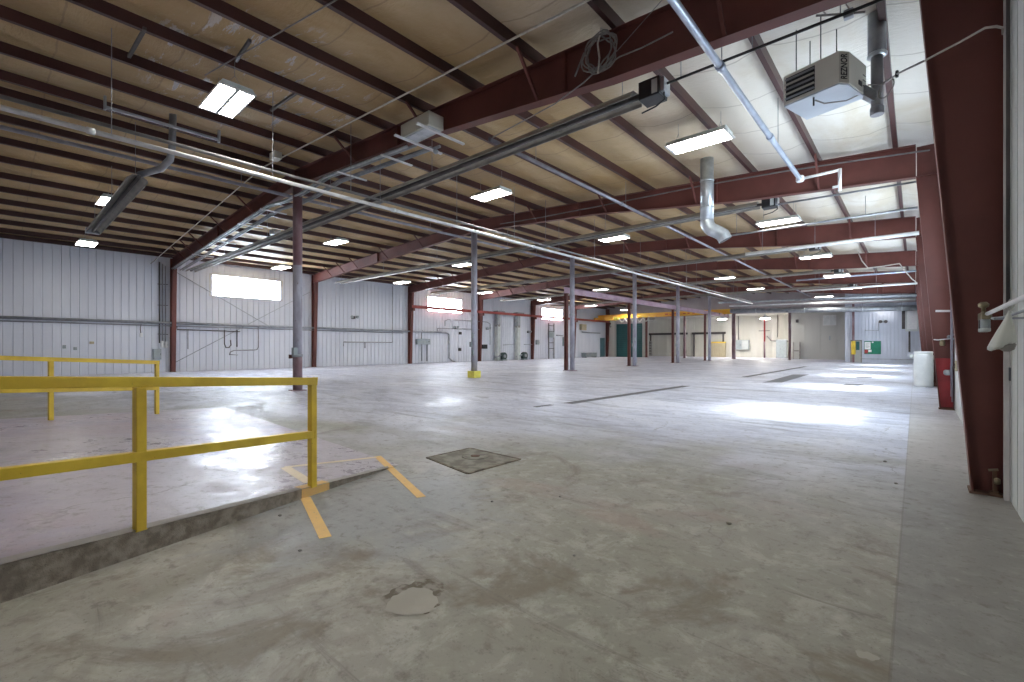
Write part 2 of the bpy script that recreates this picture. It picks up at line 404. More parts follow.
# ceiling: sagging insulation blankets between the purlins
PUR_R = [XM + .48 + 1.52 * i for i in range(10)]
PUR_L = [XM - .48 - 1.52 * i for i in range(10)] + [XL + .12]
xs = sorted(PUR_R + PUR_L + [XL - .1, XR + .1, XM])
b = MB(); X = []
for x0, x1 in zip(xs, xs[1:]):
    for t in (0, .12, .3, .5, .7, .88): X.append((x0 + (x1 - x0) * t, math.sin(math.pi * t) * min(.15, .10 * (x1 - x0))))
X.append((xs[-1], 0))
ny = 130; rows = []
for j in range(ny + 1):
    y = YN - .1 + (YF - YN + .2) * j / ny; row = []
    k = .70 - .30 * math.cos(2 * math.pi * y / 1.52)
    for (x, sg) in X:
        row.append(len(b.v)); wob = .018 * math.sin(x * 3.1 + y * 1.7) + .012 * math.sin(x * 7.3 - y * 2.9)
        b.v.append(Vector((x, y, roof(x) + .03 - sg * (k + 5 * wob))))
    rows.append(row)
for r0, r1 in zip(rows, rows[1:]):
    for i in range(len(r0) - 1):
        b.f.append((r0[i], r1[i], r1[i + 1], r0[i + 1])); b.sm.append(True)
struct(b.build('ceiling', 'insulation'))

# ------------------------------------------------------------------ dock ramp on the left, kerb along its near edge
RE = Vector((-4.53, 3.13, 0)); RD = Vector((.254, -.967, 0)); RN = Vector((-.967, -.254, 0))
def rz(s, q): return max(0, .0655 * (s + .31 * q))
def RP(s, q, dz=0): return RE + RD * s + RN * q + Vector((0, 0, rz(s, q) + dz))
gr = (RD + RN * .31) * .0655
RAMP = (RE.copy(), Vector((-gr.x, -gr.y, 1)).normalized())
QM = 6.95
b = MB(); q4 = [(0, .16), (7.9, .16), (7.9, QM), (-.31 * QM, QM)]
b.poly([RP(0, .0), RP(7.9, .12), RP(7.9, QM), RP(-.31 * QM, QM)], [(0, 3, 2, 1)])
b.poly([RP(-.31 * QM, QM), RP(7.9, QM), RP(7.9, QM) * 1.0 - Vector((0, 0, rz(7.9, QM))), RP(-.31 * QM, QM)], [(0, 1, 2)])
struct(b.build('floor_ramp', 'ramp_concrete'))
# kerb: dirty vertical face and a paler top edge
b = MB(); n = 14; pts = []
for i in range(n + 1):
    s = 7.9 * i / n; pts.append(s)
for s0, s1 in zip(pts, pts[1:]):
    a0, a1 = RE + RD * s0, RE + RD * s1
    b.poly([a0, a1, RP(s1, 0), RP(s0, 0)], [(0, 1, 2, 3)])
struct(b.build('kerb', 'kerb_face'))
b = MB(); b.poly([RP(.05, -.004, .004), RP(7.9, -.004, .004), RP(7.9, .17, .004), RP(.05, .05, .004)], [(0, 3, 2, 1)])
struct(b.build('trim_kerb_edge', 'kerb_edge'))
# ------------------------------------------------------------------ yellow guard rails of the ramp
def guard_rail(label, qoff, s_posts, s_end, base_pt):
    t = thing('guard_rail', label, 'railing', RP(s_posts[0], qoff))
    H, PW = 1.02, .060
    def bar_sq(s0, s1, z, h, nm):
        b = MB(); b.bar(RP(s0, qoff, z), RP(s1, qoff, z), .065, h); return b.build(nm, 'yellow', t, .004)
    s0 = s_posts[0] - PW / 2
    bar_sq(s0, s_end, H - .034, .068, 'top_rail')
    bar_sq(s_posts[0], s_end, .488, .066, 'mid_rail')
    for s in s_posts:
        b = MB(); c = RP(s, qoff)
        q = [c + RD * x * PW / 2 + RN * y * PW / 2 for x, y in ((-1, -1), (1, -1), (1, 1), (-1, 1))]
        zb = rz(s, qoff) - .005
        for p in q: p.z = zb
        b.prism(q, (0, 0, H - .066 + .004)); b.build('post', 'yellow', t, .005)
    return t
guard_rail('yellow steel guard rail on the near kerb, crossing in front of everything', .018, (1.2, 2.575, 3.96), 4.9, None)
guard_rail('smaller yellow guard rail standing farther back on the ramp', 6.41, (-.55, .95, 2.45), 4.2, None)

# ------------------------------------------------------------------ paint, patches and pits on the concrete
t = thing('floor_marking', 'worn yellow painted outline around the kerb end beside the rail post', 'floor marking', (-4.3, 2.4, 0))
def stripe(a, c, w, mt, dz=.003):
    a, c = Vector(a), Vector(c); d = (c - a).normalized(); sd = Vector((-d.y, d.x, 0)) * w / 2; u = Vector((0, 0, dz)); d *= .0
    b = MB(); b.prism([a + sd + u, c + sd + u, c - sd + u, a - sd + u], (0, 0, .0015)); return b.build('stripe', mt, t)
def FP(x, y): return P(x, y, Z=0)
def RPp(x, y): return P(x, y, plane=RAMP)
stripe(FP(305.5, 498), FP(325.5, 538), .085, 'floor_yellow')
stripe(FP(385, 463.5), FP(421.5, 497.5), .085, 'floor_yellow')
stripe(RPp(377.5, 456.5), RPp(390, 468), .085, 'floor_yellow')
stripe(RPp(285, 467.5), RPp(376, 457.5), .07, 'floor_cream')
stripe(RPp(285, 467.5), RPp(309, 482.5), .10, 'floor_cream')
b = MB(); e = RN * -.004
s_a, s_b = 1.02, 1.33
b.prism([RE + RD * s_a, RE + RD * s_b, RP(s_b, 0), RP(s_a, 0)], e); b.build('kerb_stripe', 'floor_yellow', t)
b = MB(); b.prism([RP(s_a, 0, .0055), RP(s_b, 0, .0055), RP(s_b, .1, .0055), RP(s_a, .1, .0055)], (0, 0, .001)); b.build('kerb_stripe', 'floor_yellow', t)

t = thing('pit_cover', 'square rough concrete pit cover with a round lid set in the floor', 'pit cover', (-4.12, 3.88, 0))
c4 = [FP(427, 458), FP(470, 448.5), FP(520, 459.5), FP(468, 474)]
b = MB(); b.prism([p + Vector((0, 0, .0)) for p in c4], (0, 0, .007)); b.build('slab', 'pit_concrete', t)
ctr = sum(c4, Vector()) / 4
b = MB()
for p, q in zip(c4, c4[1:] + c4[:1]):
    b.bar(p + Vector((0, 0, .005)), q + Vector((0, 0, .005)), .035, .007)
b.build('edge_frame', 'grime_brown', t)
b = MB(); b.lathe(ctr + Vector((-.05, .12, .007)), [(.17, 0), (.17, .004), (.155, .006), (.02, .006)], 24); b.build('lid', 'pit_concrete', t)
b = MB(); b.lathe(ctr + Vector((-.05, .12, .011)), [(.06, 0), (.06, .004), (.03, .005)], 16); b.build('lifting_eye', 'rust', t)
cp = FP(413, 602); t = thing('floor_patch', 'small round smooth filler patch with a broken dark rim in the rough front concrete', 'patch', cp)
def blob(c, r0, amp, n, z, ph, sx=1.0):
    b = MB()
    for j in range(n):
        a = 2 * math.pi * j / n; r = r0 * (1 + amp * math.sin(3 * a + ph) + amp * .6 * math.sin(7 * a + ph * 2) + amp * .5 * math.sin(13 * a))
        b.v.append(c + Vector((r * math.cos(a) * sx, r * math.sin(a), z)))
    b.f.append(tuple(range(n))); b.sm.append(False); return b
blob(cp, .135, .07, 40, .004, 1).build('filler', 'patch_concrete', t)
blob(cp + Vector((-.035, .05, 0)), .165, .10, 60, .002, 2.2).build('broken_rim', 'rim_dirt', t)
cp2 = FP(867, 656); b = MB()
for j in range(20):
    a = 2 * math.pi * j / 20; r = .035 * (1 + .25 * math.sin(2 * a + 1) + .15 * math.sin(5 * a)); b.v.append(cp2 + Vector((r * math.cos(a), r * math.sin(a) * 1.1, .002)))
b.f.append(tuple(range(20))); b.sm.append(False)
tag(b.build('floor_patch', 'patch_concrete'), 'tiny pale filler spot beside the slab joint near the bottom edge', 'patch')
def strip(name, a, c, w, mt, label, cat):
    t = thing(name, label, cat, (a + c) / 2); d = (c - a).normalized(); sd = Vector((-d.y, d.x, 0)) * w / 2
    b = MB(); b.prism([a + sd * .8, c + sd * .8, c - sd * .8, a - sd * .8], (0, 0, .003)); b.build('channel', mt, t)
    for sg in (-1, 1):
        b = MB(); b.prism([a + sd * sg, c + sd * sg, c + sd * sg * .82, a + sd * sg * .82], (0, 0, .006)); b.build('edge_angle', 'plate_steel', t)
strip('trench_drain', FP(568, 403.5), FP(686, 386), .26, 'drain_dark', 'long dark trench drain in the middle of the floor before the columns', 'drain')
strip('trench_drain', FP(535, 407), FP(552, 404.8), .12, 'drain_dark', 'short dark drain slot just ahead of the long trench drain', 'drain')
strip('trench_drain', FP(745, 377), FP(806, 366.5), .26, 'drain_dark', 'narrow dark trench drain towards the far columns', 'drain')
b = MB(); b.prism([FP(763, 382.5), FP(782, 382.5), FP(809, 374.5), FP(793, 374.5)], (0, 0, .005)); tag(b.build('cover_plate', 'plate_steel'), 'wide grey steel cover plate lying flat beside the narrow far drain', 'cover plate')
b = MB(); b.prism([FP(842, 385.2), FP(858, 386), FP(864, 384.4), FP(846, 383.8)], (0, 0, .005)); tag(b.build('cover_plate', 'plate_steel'), 'small dark floor plate out in front of the white drum', 'cover plate')
b = MB(); b.prism([FP(856, 377.6), FP(872, 378), FP(872, 377), (FP(858, 376.8))], (0, 0, .005)); tag(b.build('cover_plate', 'drain_dark'), 'thin dark floor slot before the office front', 'cover plate')
# loose crumbs of concrete
for (x, y, r) in ((729, 524, .022), (560, 497, .012), (574, 556, .012), (492, 502, .014), (885, 462, .02), (896, 484, .018), (280, 516, .016), (300, 551, .014)):
    c = FP(x, y); b = MB(); b.lathe(c, [(r * .7, 0), (r, r * .35), (r * .8, r * .75), (r * .25, r * .95)], 7)
    o = b.build('concrete_crumb', 'patch_concrete' if r > .02 else 'grime'); tag(o, 'small crumb of broken concrete lying on the front floor', 'debris', 'crumbs of concrete on the front floor')

# ------------------------------------------------------------------ interior columns
def tubular(first):
    t = thing('pipe_column', '', 'column', (XM, 0, 0), 'grey pipe columns down the middle', 'thing')
    b = MB(); zt = rbot(XM) - .02
    b.lathe((XM, 0, 0), [(.135, 0), (.135, zt)], 20); b.build('shaft', 'column_grey', t)
    b = MB(); b.box((XM - .2, -.2, 0), (XM + .2, .2, .025)); b.build('base_plate', 'column_maroon', t)
    b = MB(); b.box((XM - .2, -.18, zt), (XM + .2, .18, zt + .02)); b.build('cap_plate', 'red_oxide', t)
    return t
proto = tubular(True)
LC = ['grey pipe column with a red base, first beyond the yellow guard rail', 'grey pipe column standing in a yellow painted foot block',
      'grey pipe column third down the middle line, beside the first red crane post', 'fourth grey pipe column down the middle line, before the crane bridge',
      'fifth grey pipe column down the middle line, beside the third red crane post', 'sixth grey pipe column down the middle line, farthest of its row']
cols = []
for k in range(6):
    c = proto if k == 0 else copy_tree(proto)
    c.location = (XM, FY(k), 0); c['label'] = LC[k]; cols.append(c)
c = cols[0]; p = Vector((XM, FY(0), 0))
b = MB(); b.lathe(p, [(.139, .02), (.139, 1.02), (.137, 1.05)], 20); b.build('painted_base', 'column_maroon', c)['label'] = 'dull red painted base'
b = MB(); b.lathe(p, [(.139, 3.9), (.139, rbot(XM) - .03)], 20); b.build('painted_top', 'column_maroon', c)
b = MB(); b.box(p + Vector((.08, -.22, 1.12)), p + Vector((.24, -.1, 1.34))); b.build('switch_box', 'grey_box', c)
b = MB(); b.lathe(p + Vector((0, 0, 1.05)), [(.15, 0), (.16, .02), (.16, .07), (.15, .09)], 20); b.build('clamp_band', 'dull_galv', c)
b = MB(); b.box(p + Vector((-.27, -.16, 1.0)), p + Vector((-.14, -.06, 1.12))); b.build('bracket', 'red_oxide', c)
c = cols[1]; p = Vector((XM, FY(1), 0))
b = MB(); b.box(p + Vector((-.21, -.21, 0)), p + Vector((.21, .21, .30))); b.build('foot_block', 'block_yellow', c, .02)['label'] = 'yellow painted concrete foot block'
for k in (1, 3, 4):
    p = Vector((XM, FY(k), 0)); b = MB()
    for z, s in ((1.0, .05), (1.35, -.06), (1.75, .05)): b.box(p + Vector((-.05 + s, -.18, z)), p + Vector((.07 + s, -.12, z + .22)))
    b.tube([p + Vector((.02, -.17, .9)), p + Vector((.02, -.17, 2.6))], .018, 8); b.build('switch_box', 'grey_box', cols[k])
p = Vector((XM, FY(2), 0)); b = MB(); b.lathe(p + Vector((0, 0, 3.1)), [(.15, 0), (.155, .03), (.155, .08), (.15, .1)], 16); b.build('clamp_band', 'dull_galv', cols[2])

def hsec(b, x, y, z0, z1, d, w, tf=.014, axis='x'):
    """upright H section: depth d along axis, flange width w"""
    if axis == 'x':
        b.box((x - d / 2, y - w / 2, z0), (x - d / 2 + tf, y + w / 2, z1)); b.box((x + d / 2 - tf, y - w / 2, z0), (x + d / 2, y + w / 2, z1)); b.box((x - d / 2 + tf, y - .006, z0), (x + d / 2 - tf, y + .006, z1))
    else:
        b.box((x - w / 2, y - d / 2, z0), (x + w / 2, y - d / 2 + tf, z1)); b.box((x - w / 2, y + d / 2 - tf, z0), (x + w / 2, y + d / 2, z1)); b.box((x - .006, y - d / 2 + tf, z0), (x + .006, y + d / 2 - tf, z1))
XC = -14.88
for k in range(2, 6):
    t = thing('crane_post', '%s red steel crane post, close beside a grey pipe column under the lavender runway beam' % ORD[k - 2], 'column', (XC, FY(k), 0), 'red crane posts', 'thing')
    b = MB(); hsec(b, XC, FY(k), .02, 4.36, .17, .17); b.build('shaft', 'red_oxide', t)
    b = MB(); b.box((XC - .14, FY(k) - .14, 0), (XC + .14, FY(k) + .14, .02)); b.build('base_plate', 'red_oxide', t)
    b = MB(); b.box((XC - .13, FY(k) - .11, 4.36), (XC + .13, FY(k) + .11, 4.38)); b.build('cap_plate', 'red_oxide', t)
GC = [(-24.3, 'red_oxide', 'dark red gable column beside the teal curtain door'), (-19.7, 'column_maroon', 'dark gable column in the annex opening beyond the crane'), (XM, 'column_maroon', 'thick purplish column at the far end of the middle line'), (-9.3, 'column_maroon', 'slim dark column at the corner of the grey partition')]
for (x, mt, lb) in GC:
    t = thing('gable_column', lb, 'column', (x, FY(6), 0), None, 'thing'); w = .34 if x == XM else .2
    b = MB(); hsec(b, x, FY(6), .02, 5.2, w, .2); b.build('shaft', mt, t)
    b = MB(); b.box((x - w / 2 - .05, FY(6) - .15, 0), (x + w / 2 + .05, FY(6) + .15, .02)); b.build('base_plate', mt, t)
# ------------------------------------------------------------------ wall columns and rafters (rigid frames)
def tapered_column(side, k):
    """side +1 right wall, -1 left wall; outer flange on the wall, inner flange leaning into the room"""
    y = FY(k); xo = XR - .015 if side > 0 else XL + .05; s = -side
    d0, d1, w, tf = (.21, .60, .20, .014) if side > 0 else (.24, .50, .20, .014)
    zt = rtop(xo + s * .3) - .02
    zc = rbot(xo + s * d1)
    lb = ('%s tapered red-brown column along the right wall, counted from the hanging bag' if side > 0 else '%s red-brown column along the left window wall, counted from the yellow rails') % ORD[k]
    t = thing('wall_column', lb, 'column', (xo, y, 0), 'tapered columns of the right wall' if side > 0 else 'columns of the left wall', 'thing')
    def xi(z): return xo + s * (d0 + (d1 - d0) * z / zc)
    b = MB(); b.prism([(xo, y - .006, .02), (xi(0), y - .006, .02), (xi(zc), y - .006, zc), (xi(zc), y - .006, zt), (xo, y - .006, zt)], (0, .012, 0)); b.build('web', 'red_oxide', t)
    b = MB(); b.box((xo - .007, y - w / 2, .02), (xo + .007, y + w / 2, zt)); b.build('outer_flange', 'red_oxide', t)
    b = MB(); b.prism([(xi(0), y - w / 2, .02), (xi(zc), y - w / 2, zc), (xi(zc) + s * tf, y - w / 2, zc), (xi(0) + s * tf, y - w / 2, .02)], (0, w, 0)); b.build('inner_flange', 'red_oxide', t)
    b = MB(); b.box((xo + s * -.02, y - w / 2 - .02, 0), (xi(0) + s * .03, y + w / 2 + .02, .02)); b.build('base_plate', 'rust', t)
    b = MB(); b.box((xo, y - w / 2 + .01, zc - .008), (xi(zc), y + w / 2 - .01, zc + .008)); b.build('stiffener', 'red_oxide', t)
    return t
RC = [tapered_column(1, k) for k in range(6)]
for k in range(7): tapered_column(-1, k)

def rafter(k):
    y = FY(k); x0, x1 = XL + .52, XR - .63; w, tf = .2, .014
    if k >= 6: return
    lb = ['nearest dark roof rafter, carrying the coiled cable and junction box', 'second roof rafter, behind the hanging galvanised flue', 'third roof rafter, over the first red crane post',
          'fourth roof rafter from the camera', 'fifth roof rafter from the camera', 'sixth roof rafter, nearest the far annex'][k]
    t = thing('roof_rafter', lb, 'rafter', (XM, y, rbot(XM)), 'roof rafters', 'thing')
    xsn = [x0, -26, -22, -18, XM, -8.5, -3.5, x1]
    b = MB()
    for a, c in zip(xsn, xsn[1:]):
        e = .0001
        b.poly([(a, y - .006, rbot(a + e)), (c, y - .006, rbot(c - e)), (c, y - .006, rtop(c)), (a, y - .006, rtop(a)), (a, y + .006, rbot(a + e)), (c, y + .006, rbot(c - e)), (c, y + .006, rtop(c)), (a, y + .006, rtop(a))], [(0, 1, 2, 3), (7, 6, 5, 4), (0, 4, 5, 1), (3, 2, 6, 7)])
    b.build('web', 'red_oxide', t)
    for nm, fn, dz in (('bottom_flange', rbot, -tf), ('top_flange', rtop, -tf)):
        b = MB()
        for a, c in ((x0, XM), (XM, -8.5), (-8.5, -3.5), (-3.5, x1)):
            q = [(a, y - w / 2, fn(a)), (c, y - w / 2, fn(c - .001 if c == XM else c)), (c, y - w / 2, fn(c) + dz), (a, y - w / 2, fn(a) + dz)]
            if a == XM: q = [(a, y - w / 2, fn(a + .001)), (c, y - w / 2, fn(c)), (c, y - w / 2, fn(c) + dz), (a, y - w / 2, fn(a + .001) + dz)]
            b.prism(q, (0, w, 0))
        b.build(nm, 'red_oxide', t)
    for x in (-22.0, XM, -9.0, -4.3):
        b = MB(); b.box((x - .005, y - w / 2 + .01, rbot(x) + .002), (x + .005, y + w / 2 - .01, rtop(x) - .016)); b.build('stiffener', 'red_oxide', t)
    for x in [PUR_L[i] for i in (2, 4, 6, 7, 8)] + [PUR_R[i] for i in (2, 4, 6, 8)]:
        for sg in ((-1, 1) if k < 3 else (-1,)):
            b = MB(); b.bar((x, y + sg * .06, rbot(x) + .02), (x, y + sg * .62, rtop(x) + .03), .045, .045); b.build('flange_brace', 'red_oxide', t)
    return t
for k in range(6): rafter(k)
# ------------------------------------------------------------------ purlins, one continuous line each
for side, lst in (('right', PUR_R), ('left', PUR_L)):
    for i, x in enumerate(lst):
        t = thing('roof_purlin', '%s roof purlin %s of the ridge, a long red-brown steel strip under the insulation' % (ORD[i], side), 'purlin', (x, YN, roof(x)), 'roof purlins on the %s slope' % side, 'thing')
        pm = 'red_purlin'
        sg = 1 if side == 'right' else -1
        z1 = roof(x) - .005; z0 = z1 - .2
        b = MB(); b.box((x - .004, YN, z0), (x + .004, YF if x < -10 else 52.1, z1)); b.build('web', pm, t)
        ye = YF if x < -10 else 52.1
        b = MB(); b.box((x - .004, YN, z0), (x - .004 - sg * .07, ye, z0 + .006)); b.poly([(x - sg * .07, YN, z0), (x - sg * .085, YN, z0 + .02), (x - sg * .085, ye, z0 + .02), (x - sg * .07, ye, z0)], [(0, 1, 2, 3)]); b.build('bottom_flange', pm, t)
# short dark struts between neighbouring purlins of the nearest bay, and a pale channel
for (x0, y0, x1, y1, lb) in ((145, 25, 129, 56, 'dark strut between two purlins up at the upper left corner'), (297, 90, 271, 110, 'dark strut between two purlins just right of the biggest light'), (250, 33, 236, 55, 'dark strut between two purlins above and behind the biggest light')):
    a = P(x0, y0, Z=6.62); c = P(x1, y1, Z=6.66); a = Vector((a.x, a.y, roof(a.x) - .19)); c = Vector((c.x, c.y, roof(c.x) - .19))
    b = MB(); b.bar(a, c, .05, .05); tag(b.build('purlin_strut', 'dark_pipe'), lb, 'strut')
t = thing('channel_bar', 'pale channel bar with end brackets hung under the purlins behind the elbowed vent pipe', 'channel', P(105, 107, Z=6.35))
a, c = P(105, 107, Z=6.35), P(219, 140, Z=6.35); b = MB(); b.bar(a, c, .07, .05); b.build('channel', 'dull_galv', t)
for q in (a, c):
    b = MB(); b.box(q + Vector((-.05, -.02, -.06)), q + Vector((.05, .02, .22))); b.build('end_bracket', 'dull_galv', t)
# ------------------------------------------------------------------ hanging twin-panel ceiling lights
def light_fixture():
    t = thing('ceiling_light', '', 'ceiling light', (0, 0, 0), 'hanging ceiling lights')
    L, W = 1.24, .60
    b = MB()
    b.prism([(-L / 2, -W / 2 + .06, .09), (-L / 2, W / 2 - .06, .09), (-L / 2, W / 2, .0), (-L / 2, -W / 2, .0)], (L, 0, 0))
    b.build('housing', 'pale_box', t)
    for sg in (-1, 1):
        b = MB(); b.box((-L / 2 + .03, sg * .03, -.012), (L / 2 - .03, sg * (W / 2 - .02), .001)); b.build('lamp_panel', 'lamp_glow', t)['label'] = 'glowing lamp panel'
    b = MB(); b.box((-L / 2, -.028, -.028), (L / 2, .028, .0)); b.build('divider', 'pale_box', t)
    b = MB()
    for sx in (-1, 1): b.box((sx * L / 2 - .03, -W / 2, -.016), (sx * L / 2 + .03, W / 2, .002))
    b.box((-L / 2, -W / 2 - .004, -.016), (L / 2, -W / 2 + .02, .002)); b.box((-L / 2, W / 2 - .02, -.016), (L / 2, W / 2 + .004, .002)); b.build('rim', 'trim_white', t)
    for sx in (-1, 1):
        b = MB(); b.tube([(sx * .45, -.15, .085), (sx * .45, 0, .30), (sx * .45, .15, .085)], .004, 5, False); b.tube([(sx * .45, 0, .29), (sx * .45, 0, .62)], .004, 5, False); b.build('hanger', 'grey_pipe', t)
    return t
ROWN = {-3.5: 'the row nearest the right wall', -9.75: 'the row just right of the grey middle columns', -19.4: 'the row just left of the grey middle columns', -25.3: 'the row nearest the left wall'}
LY = [2.43, 10.05, 17.67, 25.4, 33.0, 41.0, 48.6]
LROW = {-3.5: [0, 1, 2, 3, 4, 5], -9.75: [0, 1, 2, 3, 4, 5], -19.4: [0, 1, 2, 3, 4], -25.3: [0, 1, 2, 3, 4, 5, 6]}
LZ = {-3.5: 5.56, -9.75: 6.02, -19.4: 6.02, -25.3: 5.56}
proto = light_fixture(); used = False
for x, lst in LROW.items():
    for n, j in enumerate(lst):
        o = copy_tree(proto) if used else proto; used = True
        z = LZ[x]
        if (x, j) == (-3.5, 1): z = 5.80
        if x == -3.5 and j == 2: z = 5.62
        y = LY[j] + (.45 if (x, j) == (-9.75, 0) else 0)
        if (x, j) == (-3.5, 0): y = 1.2
        o.location = (x, y, z); o['label'] = '%s hanging ceiling light of %s' % (ORD[n - (x == -3.5)], ROWN[x])
        if (x, j) == (-3.5, 0): o['label'] = 'hanging ceiling light of the nearest bay above the camera, before the nearest rafter'
o = copy_tree(proto); o.location = (-5.65, 49.3 - 4, 5.45); o['label'] = 'hanging ceiling light out of line near the far office front'
o = copy_tree(proto); o.location = (-1.9, 47.55, 4.35); o['label'] = 'ceiling light fixed close to the office front above the green board'
for ch in o.children:
    if ch.name.startswith('hanger'): ch.scale = (1, 1, .4)
    if ch.name.startswith('lamp_panel'): ch.data = ch.data.copy(); ch.data.materials.clear(); ch.data.materials.append(MAT['lamp_dim'])
# annex pendants with shades
for (px, z, lb) in ((722, 4.45, 'bright pendant lamp in the annex behind the crane end'), (765, 4.35, 'bright pendant lamp in the annex above the red pole')):
    p = P(px, 318, Y=55); p.z = z
    t = thing('pendant_lamp', lb, 'pendant lamp', p)
    b = MB(); b.lathe(p, [(.50, 0), (.44, .03), (.16, .22), (.10, .34), (.08, .42)], 24); b.build('lamp_shade', 'dull_galv', t)
    b = MB(); b.lathe(p, [(.42, -.05), (.46, -.02), (.46, .0)], 24); b.build('diffuser', 'lamp_bright', t)
    b = MB(); b.tube([p + Vector((0, 0, .4)), (p.x, p.y, 5.02)], .012, 6); b.build('stem', 'grey_pipe', t)

# ------------------------------------------------------------------ infrared tube heaters, one behind each rafter
def tube_heater(label, xa, xb, y, z, burner_end=1):
    """hood and tube from xa (left) to xb (right); burner box at xb"""
    t = thing('tube_heater', label, 'tube heater', (xb, y, z), 'long tube heaters behind the rafters')
    b = MB(); pr = [(-.21, -.12), (-.20, -.07), (-.09, .03), (.09, .03), (.20, -.07), (.21, -.12), (.196, -.12), (.186, -.066), (.084, .018), (-.084, .018), (-.186, -.066), (-.196, -.12)]
    xh = xb - .45
    b.prism([(xa, y + u, z + v) for u, v in pr], (xh - xa, 0, 0)); b.build('reflector_hood', 'reflector', t)
    b = MB(); b.tube([(xa + .1, y, z - .065), (xb - .3, y, z - .055)], .045, 12); b.build('burner_tube', 'dark_pipe', t)
    if burner_end:
        b = MB(); b.box((xb - .34, y - .16, z - .2), (xb, y + .16, z + .08)); bb = b.build('burner_box', 'black_plastic', t, .01)
        b = MB(); b.box((xb - .12, y - .164, z - .17), (xb - .03, y - .155, z + .04)); b.build('rating_plate', 'pale_box', bb)
        b = MB(); b.box((xb, y - .12, z - .16), (xb + .06, y + .12, z + .06)); b.build('fan_housing', 'galvanised', t, .01)
        b = MB(); b.tube([(xb + .03, y - .05, z - .16), (xb + .04, y - .06, z - .28), (xb - .08, y - .1, z - .36), (xb - .3, y - .12, z - .40)], .012, 8); b.build('power_lead', 'cable_black', t)
    n = max(2, int((xb - xa) / 4.5))
    for i in range(n + 1):
        x = xa + .5 + (xb - 1.2 - xa) * i / n
        b = MB(); b.tube([(x, y, z + .01), (x, y, roof(x) - .16)], .006, 5, False); b.build('hanger', 'grey_pipe', t)
    return t
HZ = 5.50
HN = ['tube heater behind the nearest rafter, its black burner box hanging clear', 'tube heater passing behind the hanging galvanised flue', 'tube heater behind the third rafter', 'tube heater behind the fourth rafter', 'tube heater behind the fifth rafter']
for k in range(5): tube_heater('long ' + HN[k], -29.0 if k == 0 else -27.8, -2.93, FY(k) + .62 + .05 * k, HZ - .04 * (k == 0), 1)
t = tube_heater('short tube heater up on the left with a grey elbowed vent pipe', -21.9, -13.7, 2.27, 5.52, 0)
b = MB(); b.tube([(-14.2, 2.32, 5.58), (-13.6, 2.62, 5.66), (-13.35, 2.75, 5.85), (-13.3, 2.78, 6.1), (-13.3, 2.8, 7.02)], .075, 14); b.build('vent_pipe', 'grey_pipe', t)
b = MB(); b.box((-22.1, 2.09, 5.40), (-21.9, 2.45, 5.58)); b.build('end_cap', 'dull_galv', t)
tg = t

# ------------------------------------------------------------------ overhead pipes
def pipe(name, label, cat, pts, r, mt, hang=None, n=10, coup=None, group=None):
    pts = [Vector(p) for p in pts]
    t = thing(name, label, cat, pts[0].copy(), group)
    b = MB(); b.tube(pts, r, n); b.build('pipe_run', mt, t)
    if coup:
        L = (pts[-1] - pts[0]).length; m = int(L / coup)
        for i in range(1, m + 1):
            c = pts[0] + (pts[-1] - pts[0]) * (i / (m + 1)); d = (pts[-1] - pts[0]).normalized() * (r * 1.2)
            b = MB(); b.tube([c - d, c + d], r * 1.28, n); b.build('coupling', mt, t)
    if hang:
        L = (pts[-1] - pts[0]).length; m = int(L / hang)
        for i in range(m + 1):
            c = pts[0] + (pts[-1] - pts[0]) * ((i + .35) / (m + 1)); top = roof(c.x) - .12
            if top - c.z > .15:
                b = MB(); b.tube([c, (c.x, c.y, top)], .007, 5, False); b.build('hanger', 'grey_pipe', t)
    return t
pipe('sprinkler_main', 'long white sprinkler main hung low on thin rods, running away right of the middle columns', 'pipe', [(-10.0, YN + .3, 4.88), (-10.0, 41.0, 4.84)], .042, 'white_pipe', 2.6, 12, 6.1)
pipe('service_pipe', 'dull grey pipe close above the long white sprinkler main', 'pipe', [(-10.05, YN + .3, 5.06), (-10.05, 41.0, 5.0)], .032, 'dark_grey_pipe', 7.62, 10)
pipe('service_pipe', 'dark pipe running overhead just left of the middle columns', 'pipe', [(-15.05, YN + .3, 6.2), (-15.0, 51.8, 6.2)], .05, 'lavender_pipe', 7.62, 10)
pipe('service_pipe', 'lavender grey pipe running away overhead between the middle columns and the galvanised flue', 'pipe', [(-6.64, 6.8, 5.70), (-6.87, 47, 5.70)], .045, 'lavender_pipe', 5.0, 10, 6)
t = pipe('gas_pipe', 'pale blue overhead pipe at the right, ending in an elbow and drop', 'pipe', [(-2.03, YN + .3, 5.2), (-1.97, 12.15, 5.2)], .047, 'blue_conduit', 3.4, 14, 3.2)
b = MB(); b.lathe((-1.97, 12.15, 5.14), [(.07, 0), (.085, .03), (.085, .1), (.07, .13)], 12); b.build('elbow', 'white_pipe', t)
b = MB(); b.tube([(-1.97, 12.15, 5.2), (-1.23, 12.15, 5.22)], .03, 10); b.build('branch', 'white_pipe', t)
b = MB(); b.tube([(-1.23, 12.15, 5.25), (-1.23, 12.15, 4.77)], .035, 10); b.build('drop', 'white_pipe', t)
b = MB(); b.tube([(-1.36, 12.15, 4.87), (-1.23, 12.15, 4.87)], .03, 8); b.build('tee', 'white_pipe', t)
